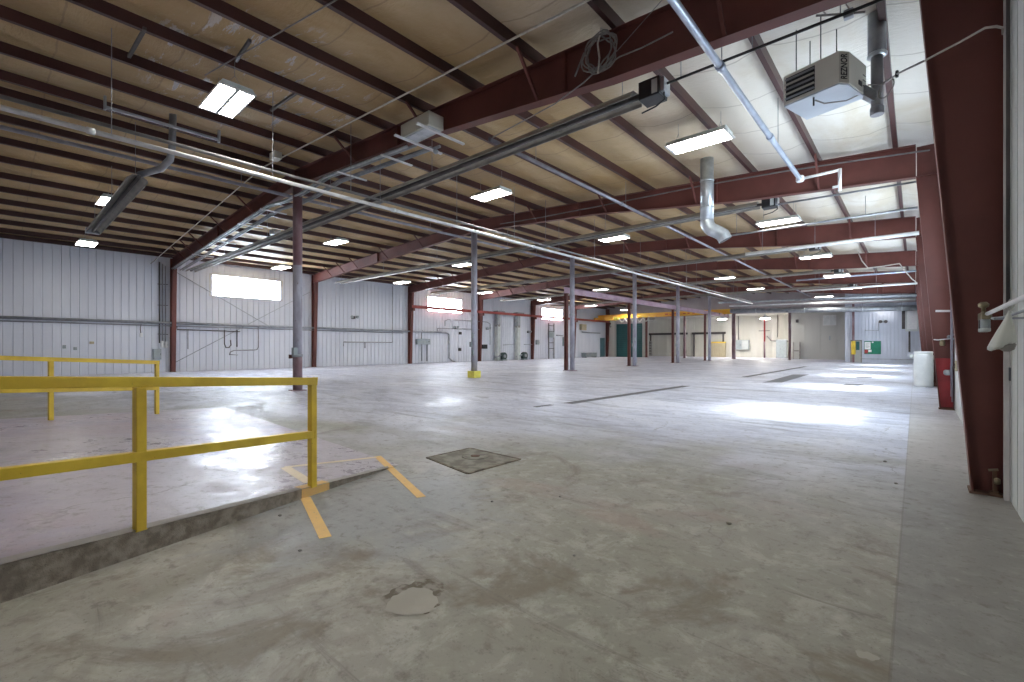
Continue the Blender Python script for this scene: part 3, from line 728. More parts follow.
# cross lines (parallel with the rafters)
pipe('gas_line', 'thin black iron line feeding the nearest tube heater from the right', 'pipe', [(-3.0, 6.86, 5.45), (-.05, 6.86, 5.45)], .020, 'black_iron', 1.2, 8)
t = pipe('gas_line', 'thin grey line along the second rafter feeding the heater behind the flue', 'pipe', [(-2.95, 14.5, 5.36), (.12, 14.5, 5.30)], .025, 'grey_pipe', None, 8)
pipe('conduit', 'grey conduit crossing behind the second rafter to the right wall columns', 'conduit', [(-5.6, 18.1, 5.5), (.05, 18.1, 5.5)], .035, 'dull_galv', 2.5, 8)
pipe('conduit', 'thick pale pipe crossing just below the third rafter', 'conduit', [(-5.3, 20.7, 5.22), (.1, 20.7, 5.22)], .07, 'white_pipe', 2.5, 10)
pipe('conduit', 'pale conduit crossing at the fourth row of lights towards the right wall', 'conduit', [(-5.6, 33.3, 5.5), (.1, 33.3, 5.5)], .05, 'blue_conduit', 3, 8)
pipe('conduit', 'pale conduit crossing just below the fifth rafter', 'conduit', [(-5.8, 36.1, 5.1), (.1, 36.1, 5.1)], .06, 'white_pipe', 3, 8)
pipe('cross_pipe', 'grey pipe crossing the whole hall before the far header wall', 'pipe', [(-13.6, 44.0, 5.35), (.1, 44.0, 5.05)], .08, 'dull_galv', 4, 10)
pipe('conduit', 'slim cream conduit running up the left slope in front of the nearest rafter', 'conduit', [(-29.4, 5.25, 5.62), (XM, 5.2, 6.66), (-2.2, 5.2, 5.92)], .017, 'cable_pale', None, 8)
# bundle of conduits under the nearest rafter
for i, (dy, dz, mt) in enumerate(((.02, -.10, 'galvanised'), (.12, -.10, 'dull_galv'), (.38, -.12, 'grey_pipe'), (.48, -.12, 'dull_galv'))):
    pts = [(-29.35, 6.12 + dy, rbot(-29.3) + dz), (-22, 6.12 + dy, rbot(-22) + dz), (-16.6, 6.12 + dy, rbot(-16.6) + dz), (-15.0, 6.12 + dy, rbot(-15.0) + dz - .22), (-13.9, 6.12 + dy, rbot(-13.9) + dz - .2), (-12.4, 6.12 + dy, rbot(-12.4) + dz), (-8.6 + .2 * i, 6.12 + dy, rbot(-8.4) + dz)]
    pipe('conduit', ['front', 'second', 'third', 'rear'][i] + ' conduit in the bundle clipped under the nearest rafter, left of the junction box', 'conduit', pts, .034, mt, None, 8, None, 'conduit bundle under the nearest rafter')
for x in (-25, -22, -19, -16.8, -11.5, -9.4):
    b = MB(); b.box((x - .03, 5.98, rbot(x) - .195), (x + .03, 6.86, rbot(x) - .165)); tag(b.build('strut_bracket', 'white_pipe'), 'short pale strut bracket carrying the conduit bundle under the nearest rafter', 'bracket', 'strut brackets under the nearest rafter')
# junction box housing on that rafter
p = Vector((-7.7, 5.98, 5.93)); t = thing('junction_box', 'big grey junction box fixed to the nearest rafter', 'junction box', p)
b = MB(); b.box(p + Vector((-.5, -.28, -.12)), p + Vector((.45, .1, .16))); b.build('housing', 'heater_grey', t, .01)
b = MB(); b.box(p + Vector((-.45, -.24, -.135)), p + Vector((.40, .06, -.12))); b.build('cover', 'galvanised', t)
for dx in (-.4, .35):
    b = MB(); b.box(p + Vector((dx - .03, -.5, -.17)), p + Vector((dx + .03, .75, -.136))); b.build('strut', 'white_pipe', t)
b = MB(); b.lathe(p + Vector((-.3, .5, -.26)), [(.03, 0), (.06, .04), (.06, .08)], 10); b.build('knockout', 'grey_box', t)
p = Vector((-13.2, 5.1, 6.62)); b = MB(); b.box(p - Vector((.17, .1, .09)), p + Vector((.17, .1, .09))); b2 = tag(b.build('wiring_box', 'heater_grey'), 'small tan wiring box at the bend of the cream conduit', 'junction box')
# white strip lamp / tray hanging under the bundle near the column
b = MB(); b.box((-17.6, 7.25, 5.72), (-15.6, 7.5, 5.80)); tag(b.build('cable_tray', 'white_pipe'), 'short white tray hung under the conduit bundle left of the first column', 'tray')
p = Vector((-17.9, 6.9, 5.62)); t = thing('flood_light', 'small galvanised floodlight head clamped under the conduit bundle', 'floodlight', p)
b = MB(); b.box(p + Vector((-.22, -.14, -.08)), p + Vector((.16, .14, .1))); b.build('housing', 'galvanised', t, .02)
b = MB(); b.lathe(p + Vector((.24, 0, -.06)), [(.12, 0), (.13, .05), (.07, .12)], 14); b.build('lamp_head', 'trim_white', t)

a, c = P(317, 0, Z=6.5), P(205, 76, Z=6.55); a.z = roof(a.x) - .24; c.z = roof(c.x) - .24
pipe('power_cable', 'thin pale cable crossing under the purlins to the biggest light', 'cable', [c, a, a + (a - c) * .6], .012, 'cable_grey', None, 6)
pipe('conduit', 'thin dark conduit along the near face of the second rafter', 'conduit', [P(x, y, Y=13.62) for x, y in ((500, 224), (540, 217.5), (620, 202), (700, 186), (780, 172), (860, 160), (930, 150))], .018, 'dark_grey_pipe', None, 6)
pipe('power_cable', 'pale cable draped from the fourth rafter down to the far right columns', 'cable', [P(x, y, Y=28.7) for x, y in ((858, 252), (862, 261), (868, 268), (884, 266), (899.5, 263.5), (905, 271), (912, 279), (917, 283))], .025, 'cable_pale', None, 6)
# coil of cable hung on the nearest rafter
ctr = P(600, 54, Y=6.07); t = thing('cable_coil', 'loose coil of grey cable hung on the nearest rafter', 'cable', ctr)
b = MB(); pts = []
for i in range(150):
    a = 2 * math.pi * i / 25; r = .26 + .055 * math.sin(i * .31) + .02 * math.sin(i * 1.1)
    pts.append(ctr + Vector((r * .95 * math.cos(a), -.03 + .035 * math.sin(i * .17), r * .95 * math.sin(a))))
b.tube(pts, .011, 6); b.build('loop', 'cable_grey', t)
b = MB(); b.tube([ctr + Vector((0, -.06, -.32)), ctr + Vector((.03, -.07, -.1)), ctr + Vector((0, -.07, .12)), ctr + Vector((.05, -.04, .36))], .014, 7); b.build('tie', 'cable_pale', t)
b = MB(); b.tube([ctr + Vector((-.05, -.06, -.28)), ctr + Vector((-.25, -.06, -.36)), ctr + Vector((-.8, -.06, -.50)), ctr + Vector((-2.2, -.06, -.62))], .010, 6); b.build('tail', 'cable_grey', t)
b = MB(); b.tube([ctr + Vector((.15, -.06, -.28)), ctr + Vector((.35, -.06, -.22)), ctr + Vector((.7, -.06, -.24)), ctr + Vector((1.15, -.06, -.22))], .010, 6); b.build('tail', 'cable_grey', t)
b = MB(); b.tube([ctr + Vector((.3, -.05, -.12)), ctr + Vector((1.1, -.10, .30))], .006, 5); b.build('tail', 'cable_grey', t)
b = MB(); b.tube([ctr + Vector((-.25, -.05, .1)), ctr + Vector((-.42, -.05, -.2))], .014, 6); b.build('end', 'cable_grey', t)

# ------------------------------------------------------------------ galvanised flue with its open elbow
fx, fy = P(707, 190, Y=12.5).x, 12.5
t = thing('flue_pipe', 'wide shiny galvanised flue hanging from the roof and ending in an elbow', 'flue pipe', (fx, fy, 4.2))
b = MB(); b.tube([(fx, fy, 4.72), (fx, fy, 6.36)], .165, 24); b.build('vertical_run', 'galvanised', t)
for z in (5.02, 5.75):
    b = MB(); b.lathe((fx, fy, z), [(.167, 0), (.176, .015), (.176, .035), (.167, .05)], 24); b.build('seam_band', 'galvanised', t)
pts = []
d = Vector((.92, .38, 0)).normalized()
for i in range(5):
    a = math.radians(62) * i / 4; pts.append(Vector((fx, fy, 4.72)) + d * .22 * (1 - math.cos(a)) + Vector((0, 0, -.28 * math.sin(a))))
e = pts[-1]; pts += [e + d * .15 + Vector((0, 0, -.08)), e + d * .26 + Vector((0, 0, -.16)), e + d * .33 + Vector((0, 0, -.30))]
b = MB(); b.tube(pts, .170, 24, cap=False)
b.sm = [False] * len(b.sm); b.build('elbow', 'galvanised', t)
b = MB(); b.tube([pts[-1] - Vector((0, 0, .0)) - (pts[-1] - pts[-2]) * .1, pts[-1]], .164, 24); b.build('opening', 'drain_dark', t)

# ------------------------------------------------------------------ hanging unit heater (rotated a few degrees)
hb = 5.0; HH = .45
f0, f1 = Vector((-1.49, 7.86, hb)), Vector((-.75, 7.66, hb)); dep = Vector((.19, .70, 0)); up = Vector((0, 0, HH))
ux = (f1 - f0).normalized(); uy = dep.normalized(); W = (f1 - f0).length; D = dep.length
t = thing('unit_heater', 'beige box heater with black louvres hanging from the roof beside a flue', 'unit heater', (f0 + f1 + dep) / 2 + up * 0)
def HP(a, bb, c): return f0 + ux * a * W + uy * bb * D + up * c
def hbox(b, a0, a1, b0, b1, c0, c1):
    return b.prism([HP(a0, b0, c0), HP(a1, b0, c0), HP(a1, b1, c0), HP(a0, b1, c0)], HP(a0, b0, c1) - HP(a0, b0, c0))
b = MB(); b.prism([HP(u, v, .03) for u, v in ((0, 0), (.95, 0), (1.04, .19), (1.04, 1), (0, 1))], up * .97); b.build('casing', 'heater_beige', t, .006)
b = MB(); b.prism([HP(u, v, -.01) for u, v in ((.01, .01), (.945, .01), (1.03, .195), (1.03, .99), (.01, .99))], up * .045); b.build('bottom_pan', 'heater_pan', t)
b = MB(); hbox(b, .05, .56, -.006, .004, .14, .90); b.build('grille_opening', 'black_plastic', t)
for i in range(5):
    c = .17 + .155 * i
    b = MB(); b.prism([HP(.05, -.012, c), HP(.05, -.05, c + .03), HP(.05, -.045, c + .045), HP(.05, -.004, c + .02)], ux * W * .51); b.build('louvre', 'heater_grey' if i % 2 else 'dull_galv', t)
ca, cb = HP(.952, .004, 0), HP(1.038, .186, 0); cd = (cb - ca).normalized(); cn = Vector((cd.y, -cd.x, 0))
b = MB(); b.prism([ca + up * .04, cb + up * .04, cb + up * .04 + cn * .004, ca + up * .04 + cn * .004], up * .95); npn = b.build('name_panel', 'heater_grey', t)
b = MB(); hbox(b, 1.04, 1.052, .62, .76, .22, .36); b.build('access_socket', 'black_plastic', t)
b = MB()
for c in (.28, .46, .62): hbox(b, 1.04, 1.046, .82, .96, c, c + .02)
b.build('vent_slot', 'black_plastic', t)
# lettering, reading upward on the side panel
cu = bpy.data.curves.new('lettering', 'FONT'); cu.body = 'REZNOR'; cu.size = .135; cu.extrude = .001; cu.align_x = 'CENTER'; cu.align_y = 'CENTER'; cu.offset = .0025
tmp = bpy.data.objects.new('lettering_curve', cu); COL.objects.link(tmp)
bpy.context.view_layer.update(); me = bpy.data.meshes.new_from_object(tmp.evaluated_get(bpy.context.evaluated_depsgraph_get()))
bpy.data.objects.remove(tmp); me.materials.clear(); me.materials.append(MAT['letter_black'])
to = bpy.data.objects.new('lettering', me); COL.objects.link(to)
cpos = (ca + cb) / 2 + up * .53 + cn * .007
tx, ty, tz = Vector((0, 0, 1)), cd * -1, cn.copy()
M = Matrix(((tx.x, ty.x, tz.x, 0), (tx.y, ty.y, tz.y, 0), (tx.z, ty.z, tz.z, 0), (0, 0, 0, 1)))
to.parent = npn; to.matrix_local = Matrix.Translation(cpos - t.location) @ M @ Matrix.Diagonal((.66, 1.0, 1, 1))
for a, bb in ((.15, .2), (.62, .1), (.62, .8), (.15, .8)):
    q = HP(a, bb, 1.0); b = MB(); b.tube([q, (q.x, q.y, roof(q.x) - .1)], .008, 6); b.build('hanger_rod', 'black_iron', t)
b = MB(); q = HP(.5, .1, 0); b.tube([q + Vector((0, 0, -.01)), q + Vector((0, 0, -.13))], .012, 8); b.build('drip_leg', 'black_iron', t)
b = MB(); b.tube([HP(.52, .12, -.12), HP(.60, .3, -.2), HP(.85, .6, -.16), HP(.99, .8, .02)], .010, 8); b.build('gas_hose', 'cable_grey', t)
# heater outlet and double-wall flue
vx, vy = P(877, 100, Y=8.35).x, 8.35
b = MB(); b.bar(HP(.98, .93, .22), Vector((vx, vy, 4.93)), .14, .12); b.build('flue_outlet', 'galvanised', t)
t = thing('heater_flue', 'grey double-walled flue rising past the beige box heater', 'flue pipe', (vx, vy, 4.7))
b = MB(); b.tube([(vx, vy, 4.78), (vx, vy, 5.62)], .072, 18); b.build('inner_run', 'grey_pipe', t)
b = MB(); b.tube([(vx, vy, 5.56), (vx, vy, 6.15)], .108, 18); b.build('outer_sleeve', 'dull_galv', t)
b = MB(); b.lathe((vx, vy, 5.53), [(.075, 0), (.118, .01), (.118, .035), (.108, .05)], 18); b.build('collar', 'galvanised', t)
b = MB(); b.lathe((vx, vy, 4.70), [(.078, 0), (.082, .02), (.082, .10), (.074, .12)], 18); b.build('tee_cap', 'grey_pipe', t)
# gas line drop with valve above the heater
t = thing('gas_valve', 'small grey valve on the hanging line above the beige box heater', 'valve', (-.62, 7.0, 5.5))
b = MB(); b.tube([(-.95, 6.95, 5.62), (-.62, 6.9, 5.46), (-.45, 6.9, 5.40)], .014, 8); b.build('line', 'cable_grey', t)
b = MB(); b.box((-.66, 6.86, 5.40), (-.56, 6.94, 5.50)); b.build('body', 'dull_galv', t, .01)
b = MB(); b.tube([(-.6, 6.9, 5.5), (-.66, 6.98, 5.68), (-.78, 7.05, 5.78), (-.9, 7.0, 5.70), (-.85, 6.95, 5.6)], .009, 6); b.build('flex_tail', 'cable_pale', t)
# power cable from the wall conduit to the heater, with one loop
t = thing('power_cable', 'pale cable swinging from the right wall across to the box heater, with a loop', 'cable', (.5, 6.0, 5.0))
pts = [P(1003, 34, X=.60), P(1003, 28, X=.59), P(996, 26.5, Y=5.95), P(985, 28, Y=5.98), P(960, 42, Y=6.05), P(924, 61, Y=6.08), P(897, 74, Y=7.2), P(884, 84, Y=8.2), P(868, 85, Y=8.1)]
b = MB(); b.tube(pts[:6], .010, 7); b.build('pale_run', 'cable_pale', t)
b = MB(); b.tube(pts[5:], .011, 7); b.build('dark_run', 'cable_grey', t)
lc = P(886, 88, Y=8.15); b = MB(); b.tube([lc + Vector((.085 * math.cos(a), .02 * math.sin(a * .5), .11 * math.sin(a) + .05 * math.cos(a))) for a in [2 * math.pi * i / 20 for i in range(21)]], .009, 6); b.build('loop', 'cable_grey', t)
b = MB(); b.lathe(P(897, 74, Y=7.2), [(.015, -.04), (.02, 0), (.015, .04)], 8); b.build('connector', 'black_plastic', t)
pipe('wall_conduit', 'dark conduit running up the right wall beside the nearest column flange', 'conduit', [(.615, 5.93, 1.75), (.615, 5.93, 5.9)], .014, 'dark_pipe', None, 8)
# ------------------------------------------------------------------ bridge crane at the far end
XA, XB, YC = -29.25, XC, 49.4
def ibeam(b, p0, p1, h, w, tf=.02, tw=.012):
    p0, p1 = Vector(p0), Vector(p1); u = Vector((0, 0, 1))
    b.bar(p0 + u * (h / 2 - tf / 2), p1 + u * (h / 2 - tf / 2), w, tf); b.bar(p0 - u * (h / 2 - tf / 2), p1 - u * (h / 2 - tf / 2), w, tf); b.bar(p0, p1, tw, h - 2 * tf)
t = thing('crane_runway', 'red crane runway beam along the left wall, crossing before the windows', 'crane runway', (XA, FY(2), 4.45))
b = MB(); ibeam(b, (XA, FY(2) - .1, 4.45), (XA, FY(6) - .2, 4.45), .22, .16); b.build('beam', 'crane_red', t)
for k in range(2, 7):
    b = MB(); y = FY(k); b.box((XL + .3, y - .09, 4.12), (XA + .1, y + .09, 4.335)); b.build('bracket', 'red_oxide', t)
t = thing('crane_runway', 'lavender grey crane runway beam on top of the red crane posts', 'crane runway', (XC, FY(2), 4.55))
b = MB(); ibeam(b, (XC, FY(2) - .2, 4.55), (XC, FY(6) - .2, 4.55), .32, .2); b.build('beam', 'lavender_steel', t)
t = thing('bridge_crane', 'long yellow bridge crane spanning from the left wall to the red posts', 'crane', (XA, YC, 4.85))
b = MB(); ibeam(b, (XA - .2, YC, 4.90), (XB + 1.0, YC, 4.90), .50, .28); b.build('girder', 'crane_yellow', t)
for x in (XA, XB):
    b = MB(); b.box((x - .14, YC - 1.1, 4.57 if x == XA else 4.72), (x + .14, YC + 1.1, 4.80)); b.build('end_truck', 'crane_yellow', t)
    for sg in (-1, 1):
        b = MB(); b.tube([(x - .05, YC + sg * .85, 4.66), (x + .05, YC + sg * .85, 4.66)], .10, 14); b.build('wheel', 'dark_pipe', t)
b = MB(); b.box((XA + 1.0, YC - .45, 4.45), (XA + 2.1, YC + .35, 4.95)); b.build('hoist_body', 'crane_yellow', t, .03)
b = MB(); b.box((XA + 2.1, YC - .35, 4.5), (XA + 2.6, YC + .25, 4.85)); b.build('hoist_motor', 'block_yellow', t, .05)
b = MB(); b.tube([(XA + 1.5, YC - .1, 4.45), (XA + 1.5, YC - .1, 3.9)], .015, 6); b.tube([(XA + 1.5, YC - .1, 3.95), (XA + 1.5, YC - .1, 3.75), (XA + 1.6, YC - .1, 3.66), (XA + 1.68, YC - .1, 3.76)], .03, 8); b.build('hook', 'black_iron', t)
for i in range(6):
    x0 = XA + 2.8 + i * .75; pts = [(x0 + .75 * j / 10, YC - .22, 4.70 - .50 * math.sin(math.pi * j / 10)) for j in range(11)]
    b = MB(); b.tube(pts, .05, 7); b.build('festoon_loop', 'cable_pale', t)
b = MB()
for i, (w_, h_) in enumerate(((.32, .14), (.2, .1), (.36, .13), (.16, .09), (.28, .12), (.22, .14), (.3, .1))):
    x = -20.9 + i * .5; b.box((x, YC - .009, 4.84), (x + w_, YC - .0062, 4.84 + h_))
b.build('faded_lettering', 'letter_red', t)

# ------------------------------------------------------------------ left wall: pipes, boxes, ducts
def LW(x, y, off=.08): return P(x, y, X=XL + off)
pipe('wall_pipe', 'long grey pipe along the left wall at mid height, turning down by the second window', 'pipe', [(XL + .16, YN + .4, 2.66), (XL + .16, 25.1, 2.52), (XL + .16, 25.4, 2.44), (XL + .16, 25.5, 2.3), (XL + .16, 25.5, .35), (XL + .2, 25.8, .12), (XL + .2, 26.1, .05)], .065, 'dull_galv', None, 12)
pipe('wall_pipe', 'thin dark pipe just under the long mid-height pipe of the left wall', 'pipe', [(XL + .10, YN + .4, 2.50), (XL + .10, 20.9, 2.40)], .028, 'grey_pipe', None, 8)
def wpipe(label, px, r, mt='grey_pipe', off=.1, group=None): return pipe('wall_pipe', label, 'pipe', [LW(x, y, off) for x, y in px], r, mt, None, 8, None, group)
wpipe('short horizontal line below the long pipe, under the first window', [(177, 326), (177, 329.5), (240, 331.5)], .028, 'dark_pipe')
wpipe('straight drop pipe left under the first window', [(188, 329), (188, 349)], .022)
wpipe('hooked hose hanging under the first window', [(224.5, 330), (224.5, 344), (226, 347.5), (229, 347.5), (231, 345), (230.5, 340)], .028, 'dark_pipe')
wpipe('short dark drop pipe right of the hooked hose', [(237, 330), (237, 347)], .03, 'dark_pipe')
wpipe('S shaped pipe running down and left below the first window', [(258.5, 327), (258.5, 347), (257, 349.5), (254, 350), (234, 350.5), (230.5, 352), (229.5, 355)], .03)
wpipe('small tap pipe stub beneath the S shaped pipe', [(230, 354.5), (238, 355)], .02)
wpipe('thin bracket pipe between the second and third left wall columns', [(343.5, 346), (343.5, 342), (392.5, 342.5)], .03)
wpipe('tall vertical conduit beside the third left wall column', [(392.5, 286), (392.5, 342.5)], .03, 'dull_galv')
wpipe('thin drop in the middle of the bracket pipe', [(365, 342), (365, 348)], .04)
wpipe('arched pipe under the second window, upper of two', [(445, 326), (445, 321), (447.5, 319.5), (487, 322), (490, 324), (490, 345)], .035, 'dull_galv', .14)
wpipe('arched pipe under the second window, lower of two', [(437.5, 332), (437.5, 328.3), (480, 329.5)], .03, 'dull_galv', .12)
wpipe('thin rail pipe beside the left exhaust duct', [(503, 345), (516, 344)], .03, 'dull_galv', .25)
wpipe('thin low conduit near the third window', [(524, 344.5), (532, 344.5)], .03, 'dull_galv', .15)
wpipe('left vertical conduit at the corner of the first wall column', [(159.5, 262), (159.5, 343)], .03, 'dark_pipe')
wpipe('middle vertical conduit beside the first wall column', [(162.5, 264), (162.5, 342)], .03, 'grey_pipe')
wpipe('right vertical conduit beside the first wall column', [(165.5, 266), (165.5, 345)], .025, 'grey_pipe')
for (y0) in (284, 305, 334):
    b = MB(); a, c = LW(157.5, y0, .06), LW(168, y0 + .5, .06); b.bar(a, c, .04, .03); tag(b.build('strut_bracket', 'dark_pipe'), 'dark strut bracket holding the vertical conduits beside the first wall column', 'bracket', 'strut brackets at the first wall column')
def wbox(name, label, cat, x0, y0, x1, y1, mt, depth=.18, off=.02, door=True, group=None):
    a, c = LW(x0, y1, off), LW(x1, y0, off); t = thing(name, label, cat, a, group)
    b = MB(); b.box((XL + .01, a.y, a.z), (XL + off + depth, c.y, c.z)); b.build('housing', mt, t, .01)
    if door:
        b = MB(); b.box((XL + off + depth, a.y + (c.y - a.y) * .06, a.z + (c.z - a.z) * .06), (XL + off + depth + .015, c.y - (c.y - a.y) * .06, c.z - (c.z - a.z) * .06)); dd = b.build('door', mt, t, .004)
        b = MB(); zc = (a.z + c.z) / 2; b.box((XL + off + depth + .015, c.y - (c.y - a.y) * .16, zc - .04), (XL + off + depth + .035, c.y - (c.y - a.y) * .10, zc + .04)); b.build('latch', 'dark_pipe', dd)
    return t
wbox('electric_panel', 'grey electric panel at the foot of the first left wall column', 'electric panel', 152.5, 349, 160.5, 359.5, 'grey_box', .22)
wbox('switch_box', 'white switch box beside the first left wall column, left of a pair', 'switch box', 160.6, 341, 163.6, 347.5, 'paper', .15, .02, True)
wbox('switch_box', 'white switch box beside the first left wall column, right of a pair', 'switch box', 164.6, 341.5, 167.4, 348, 'paper', .15, .02, True)
wbox('outlet_box', 'small grey outlet box on the left wall above the rear rail, left one', 'outlet', 62.5, 345, 66, 348.5, 'grey_box', .06, .02, False)
wbox('outlet_box', 'small grey outlet box on the left wall above the rear rail, right one', 'outlet', 73.5, 347, 77, 350, 'grey_box', .06, .02, False)
wbox('outlet_box', 'small tan outlet cover on the left wall above the rear rail', 'outlet', 89.5, 341.5, 94, 344, 'tan_panel', .04, .02, False)
wbox('wall_switch', 'white hook switch hanging under the long wall pipe above the rear rail', 'switch', 139.8, 333, 142.5, 337, 'paper', .08, .02, False)
wpipe('short drop line to the white hook switch', [(141, 324), (140.3, 329), (141, 334)], .018, 'dark_pipe', .08)
wbox('distribution_board', 'wide grey panel on the left wall left of the second window pipes', 'electric panel', 415.5, 339, 428.5, 344.5, 'grey_box', .25)
for x in (421.7, 427.0): wpipe('grey conduit leg dropping from the wide grey panel', [(x, 344.5), (x, 361)], .05, 'dull_galv', .1, 'conduit legs under the wide grey panel')
wpipe('looped conduit above the wide grey panel', [(421.5, 339), (421.5, 334), (422.5, 330.5), (424, 332)], .025)
wbox('starter_box', 'dark square box on the left wall beside the second window pipes', 'electric box', 481.5, 344.5, 486, 348.7, 'black_plastic', .2)
wbox('outlet_box', 'small dark box low on the wall before the yellow footed column', 'electric box', 458.3, 348, 460.6, 351, 'dark_pipe', .12, .02, False)
wbox('outlet_box', 'tiny dark box higher on the wall before the yellow footed column', 'electric box', 459, 332, 461, 334.5, 'dark_pipe', .1, .02, False)
def wlamp(label, x, y):
    c = LW(x, y, .05); t = thing('wall_lamp', label, 'wall lamp', c)
    b = MB(); b.box(c + Vector((-.03, -.12, -.1)), c + Vector((.1, .12, .1))); b.build('base', 'dark_pipe', t)
    for sg in (-1, 1):
        b = MB(); d = c + Vector((.16, sg * .16, .06)); b.tube([d, d + Vector((.12, sg * .06, -.04))], .08, 12, True, .11); b.build('lamp_head', 'grey_box', t)
wlamp('twin headed wall lamp between the second and third left wall columns', 353, 317.5)
wlamp('twin headed wall lamp below the second window', 454.5, 327.5)
wlamp('twin headed wall lamp beside the fourth left wall column', 487, 328.5)
wlamp('twin headed wall lamp above the left wall before the third window', 528, 332)
# diagonal rod bracing of the first bay
for i, (a, c) in enumerate((((176, 272), (272, 328)), ((310, 292), (176, 362)))):
    b = MB(); b.tube([LW(*a, .06), LW(*c, .06)], .015, 6); tag(b.build('brace_rod', 'dull_galv'), ['thin brace rod falling to the lower right across the first window bay', 'thin brace rod rising to the upper right across the first window bay'][i], 'brace rod')
for x, z0 in ((370, 0),):
    pass
# exhaust ducts with blowers at their feet
for i, x in enumerate((497.5, 517.5)):
    c = LW(x, 359.5, .35); c.z = 0; nm = ['left', 'right'][i]
    t = thing('exhaust_duct', '%s of two pale square exhaust ducts standing against the left wall' % nm, 'duct', c)
    b = MB(); b.box(c + Vector((-.2, -.2, 0)), c + Vector((.2, .2, 3.3))); b.build('riser', 'pale_box', t)
    b = MB(); b.box(c + Vector((-.2, -.2, 3.3)), c + Vector((.2, .2, 4.55))); b.build('upper_riser', 'dull_galv', t)
    b = MB(); b.box(c + Vector((-.3, -.26, 4.55)), c + Vector((.3, .7, 4.68))); b.build('cap', 'grey_pipe', t)
    b = MB(); b.lathe(c + Vector((0, 0, 3.2)), [(.29, 0), (.30, .05), (.30, .15), (.29, .2)], 4); b.build('joint_band', 'grime', t)
    o = LW(503.3 if i == 0 else 524.2, 356.5, .6); o.z = .42
    t2 = thing('blower', '%s dark round blower on the floor beside a pale exhaust duct' % nm, 'blower', (o.x, o.y, 0))
    b = MB(); b.tube([o + Vector((-.18, 0, 0)), o + Vector((.18, 0, 0))], .36, 20); b.build('scroll', 'blower', t2)
    b = MB(); b.tube([o + Vector((.18, 0, 0)), o + Vector((.24, 0, 0))], .16, 14); b.build('inlet', 'dull_galv', t2)
    b = MB(); b.box(o + Vector((-.2, -.3, -.42)), o + Vector((.2, .3, -.30))); b.build('foot', 'grey_box', t2)
    b = MB(); b.tube([o + Vector((0, -.2, .1)), o + Vector((-.1, -.6, .0)), o + Vector((-.2, -.95, -.1))], .09, 10); b.build('hose', 'dull_galv', t2)
# ladder below the third window
a, c = LW(548.8, 358.5, .2), LW(554, 358.5, .2); t = thing('wall_ladder', 'dark steel ladder fixed to the left wall below the third window', 'ladder', a)
for q in (a, c):
    b = MB(); b.box((q.x - .03, q.y - .045, 0), (q.x + .03, q.y + .045, 3.85)); b.build('stile', 'dark_pipe', t)
for i in range(5):
    z = 1.1 + i * .62; b = MB(); b.box((a.x - .02, a.y, z - .03), (a.x + .02, c.y, z + .03)); b.build('rung', 'dark_pipe', t)
b = MB(); b.box((a.x - .05, a.y, 1.9 + .4), (a.x + .06, c.y, 2.5 + .4)); b.build('cage_panel', 'grey_box', t)
# low grey crate, more wall boxes
a, c = LW(583, 357.8, .3), LW(594, 357.8, .3); t = thing('steel_bin', 'low grey steel bin on the floor against the left wall', 'bin', a)
b = MB(); b.box((XL + .1, a.y, .06), (XL + .7, c.y, .52)); b.build('body', 'grey_box', t); b = MB(); b.box((XL + .06, a.y - .03, .50), (XL + .74, c.y + .03, .56)); b.build('rim', 'dull_galv', t)
for yy in (a.y + .1, c.y - .2):
    b = MB(); b.box((XL + .1, yy, 0), (XL + .7, yy + .1, .06)); b.build('skid', 'dark_pipe', t)
wbox('starter_box', 'grey box on the left wall just behind the fifth wall column', 'electric box', 535.5, 340, 538, 344.5, 'grey_box', .2)
wbox('starter_box', 'grey box on the left wall before the red crane post', 'electric box', 562.5, 337, 564.8, 346, 'grey_box', .25)
wpipe('long thin conduit running left of the red crane post', [(556.5, 335.3), (563, 335.5)], .06, 'dull_galv', .15)
wpipe('horizontal pale pipe along the left wall behind the crane posts', [(582, 332), (600, 333.2)], .06, 'dull_galv', .2)
wbox('yellow_box', 'small yellow machine box high on the left wall under the runway', 'electric box', 579.5, 324.5, 584.5, 330, 'tan_panel', .3)
# doors at the far left
a, c = LW(600.2, 357.5, .03), LW(604.6, 338, .03)
b = MB(); b.box((XL + .0, a.y, 0), (XL + .06, c.y, c.z)); d = struct(b.build('door_1', 'teal_door'))
b = MB(); b.box((XL + .06, c.y - .2, 1.0), (XL + .12, c.y - .1, 1.12)); h = b.build('door_handle', 'dull_galv', d)
xa, xb = P(615.5, 340, Y=51.9).x, P(641.6, 340, Y=51.9).x
b = MB(); nS = 16
for i in range(nS):
    z0 = 4.15 * i / nS; z1 = 4.15 * (i + 1) / nS
    b.prism([(xa, 52.14, z0), (xa, 52.12, z0 + .02), (xa, 52.12, z1 - .02), (xa, 52.14, z1), (xa, 52.18, z1), (xa, 52.18, z0)], (xb - xa, 0, 0))
d = struct(b.build('door_2', 'teal'))
for (u, v) in ((xa - .22, xa), (xb, xb + .75)):
    b = MB(); b.box((u, 52.08, 0), (v, 52.25, 4.78)); f = b.build('door_jamb', 'wall_grey', d); f['kind'] = 'structure'
b = MB(); b.box((xa, 52.08, 4.15), (xb, 52.25, 4.78)); f = b.build('door_head', 'wall_header', d); f['kind'] = 'structure'
b = MB(); b.box((XL, 52.1, 0), (xa - .22, 52.25, 4.78)); struct(b.build('wall_pier', 'wall_far'))

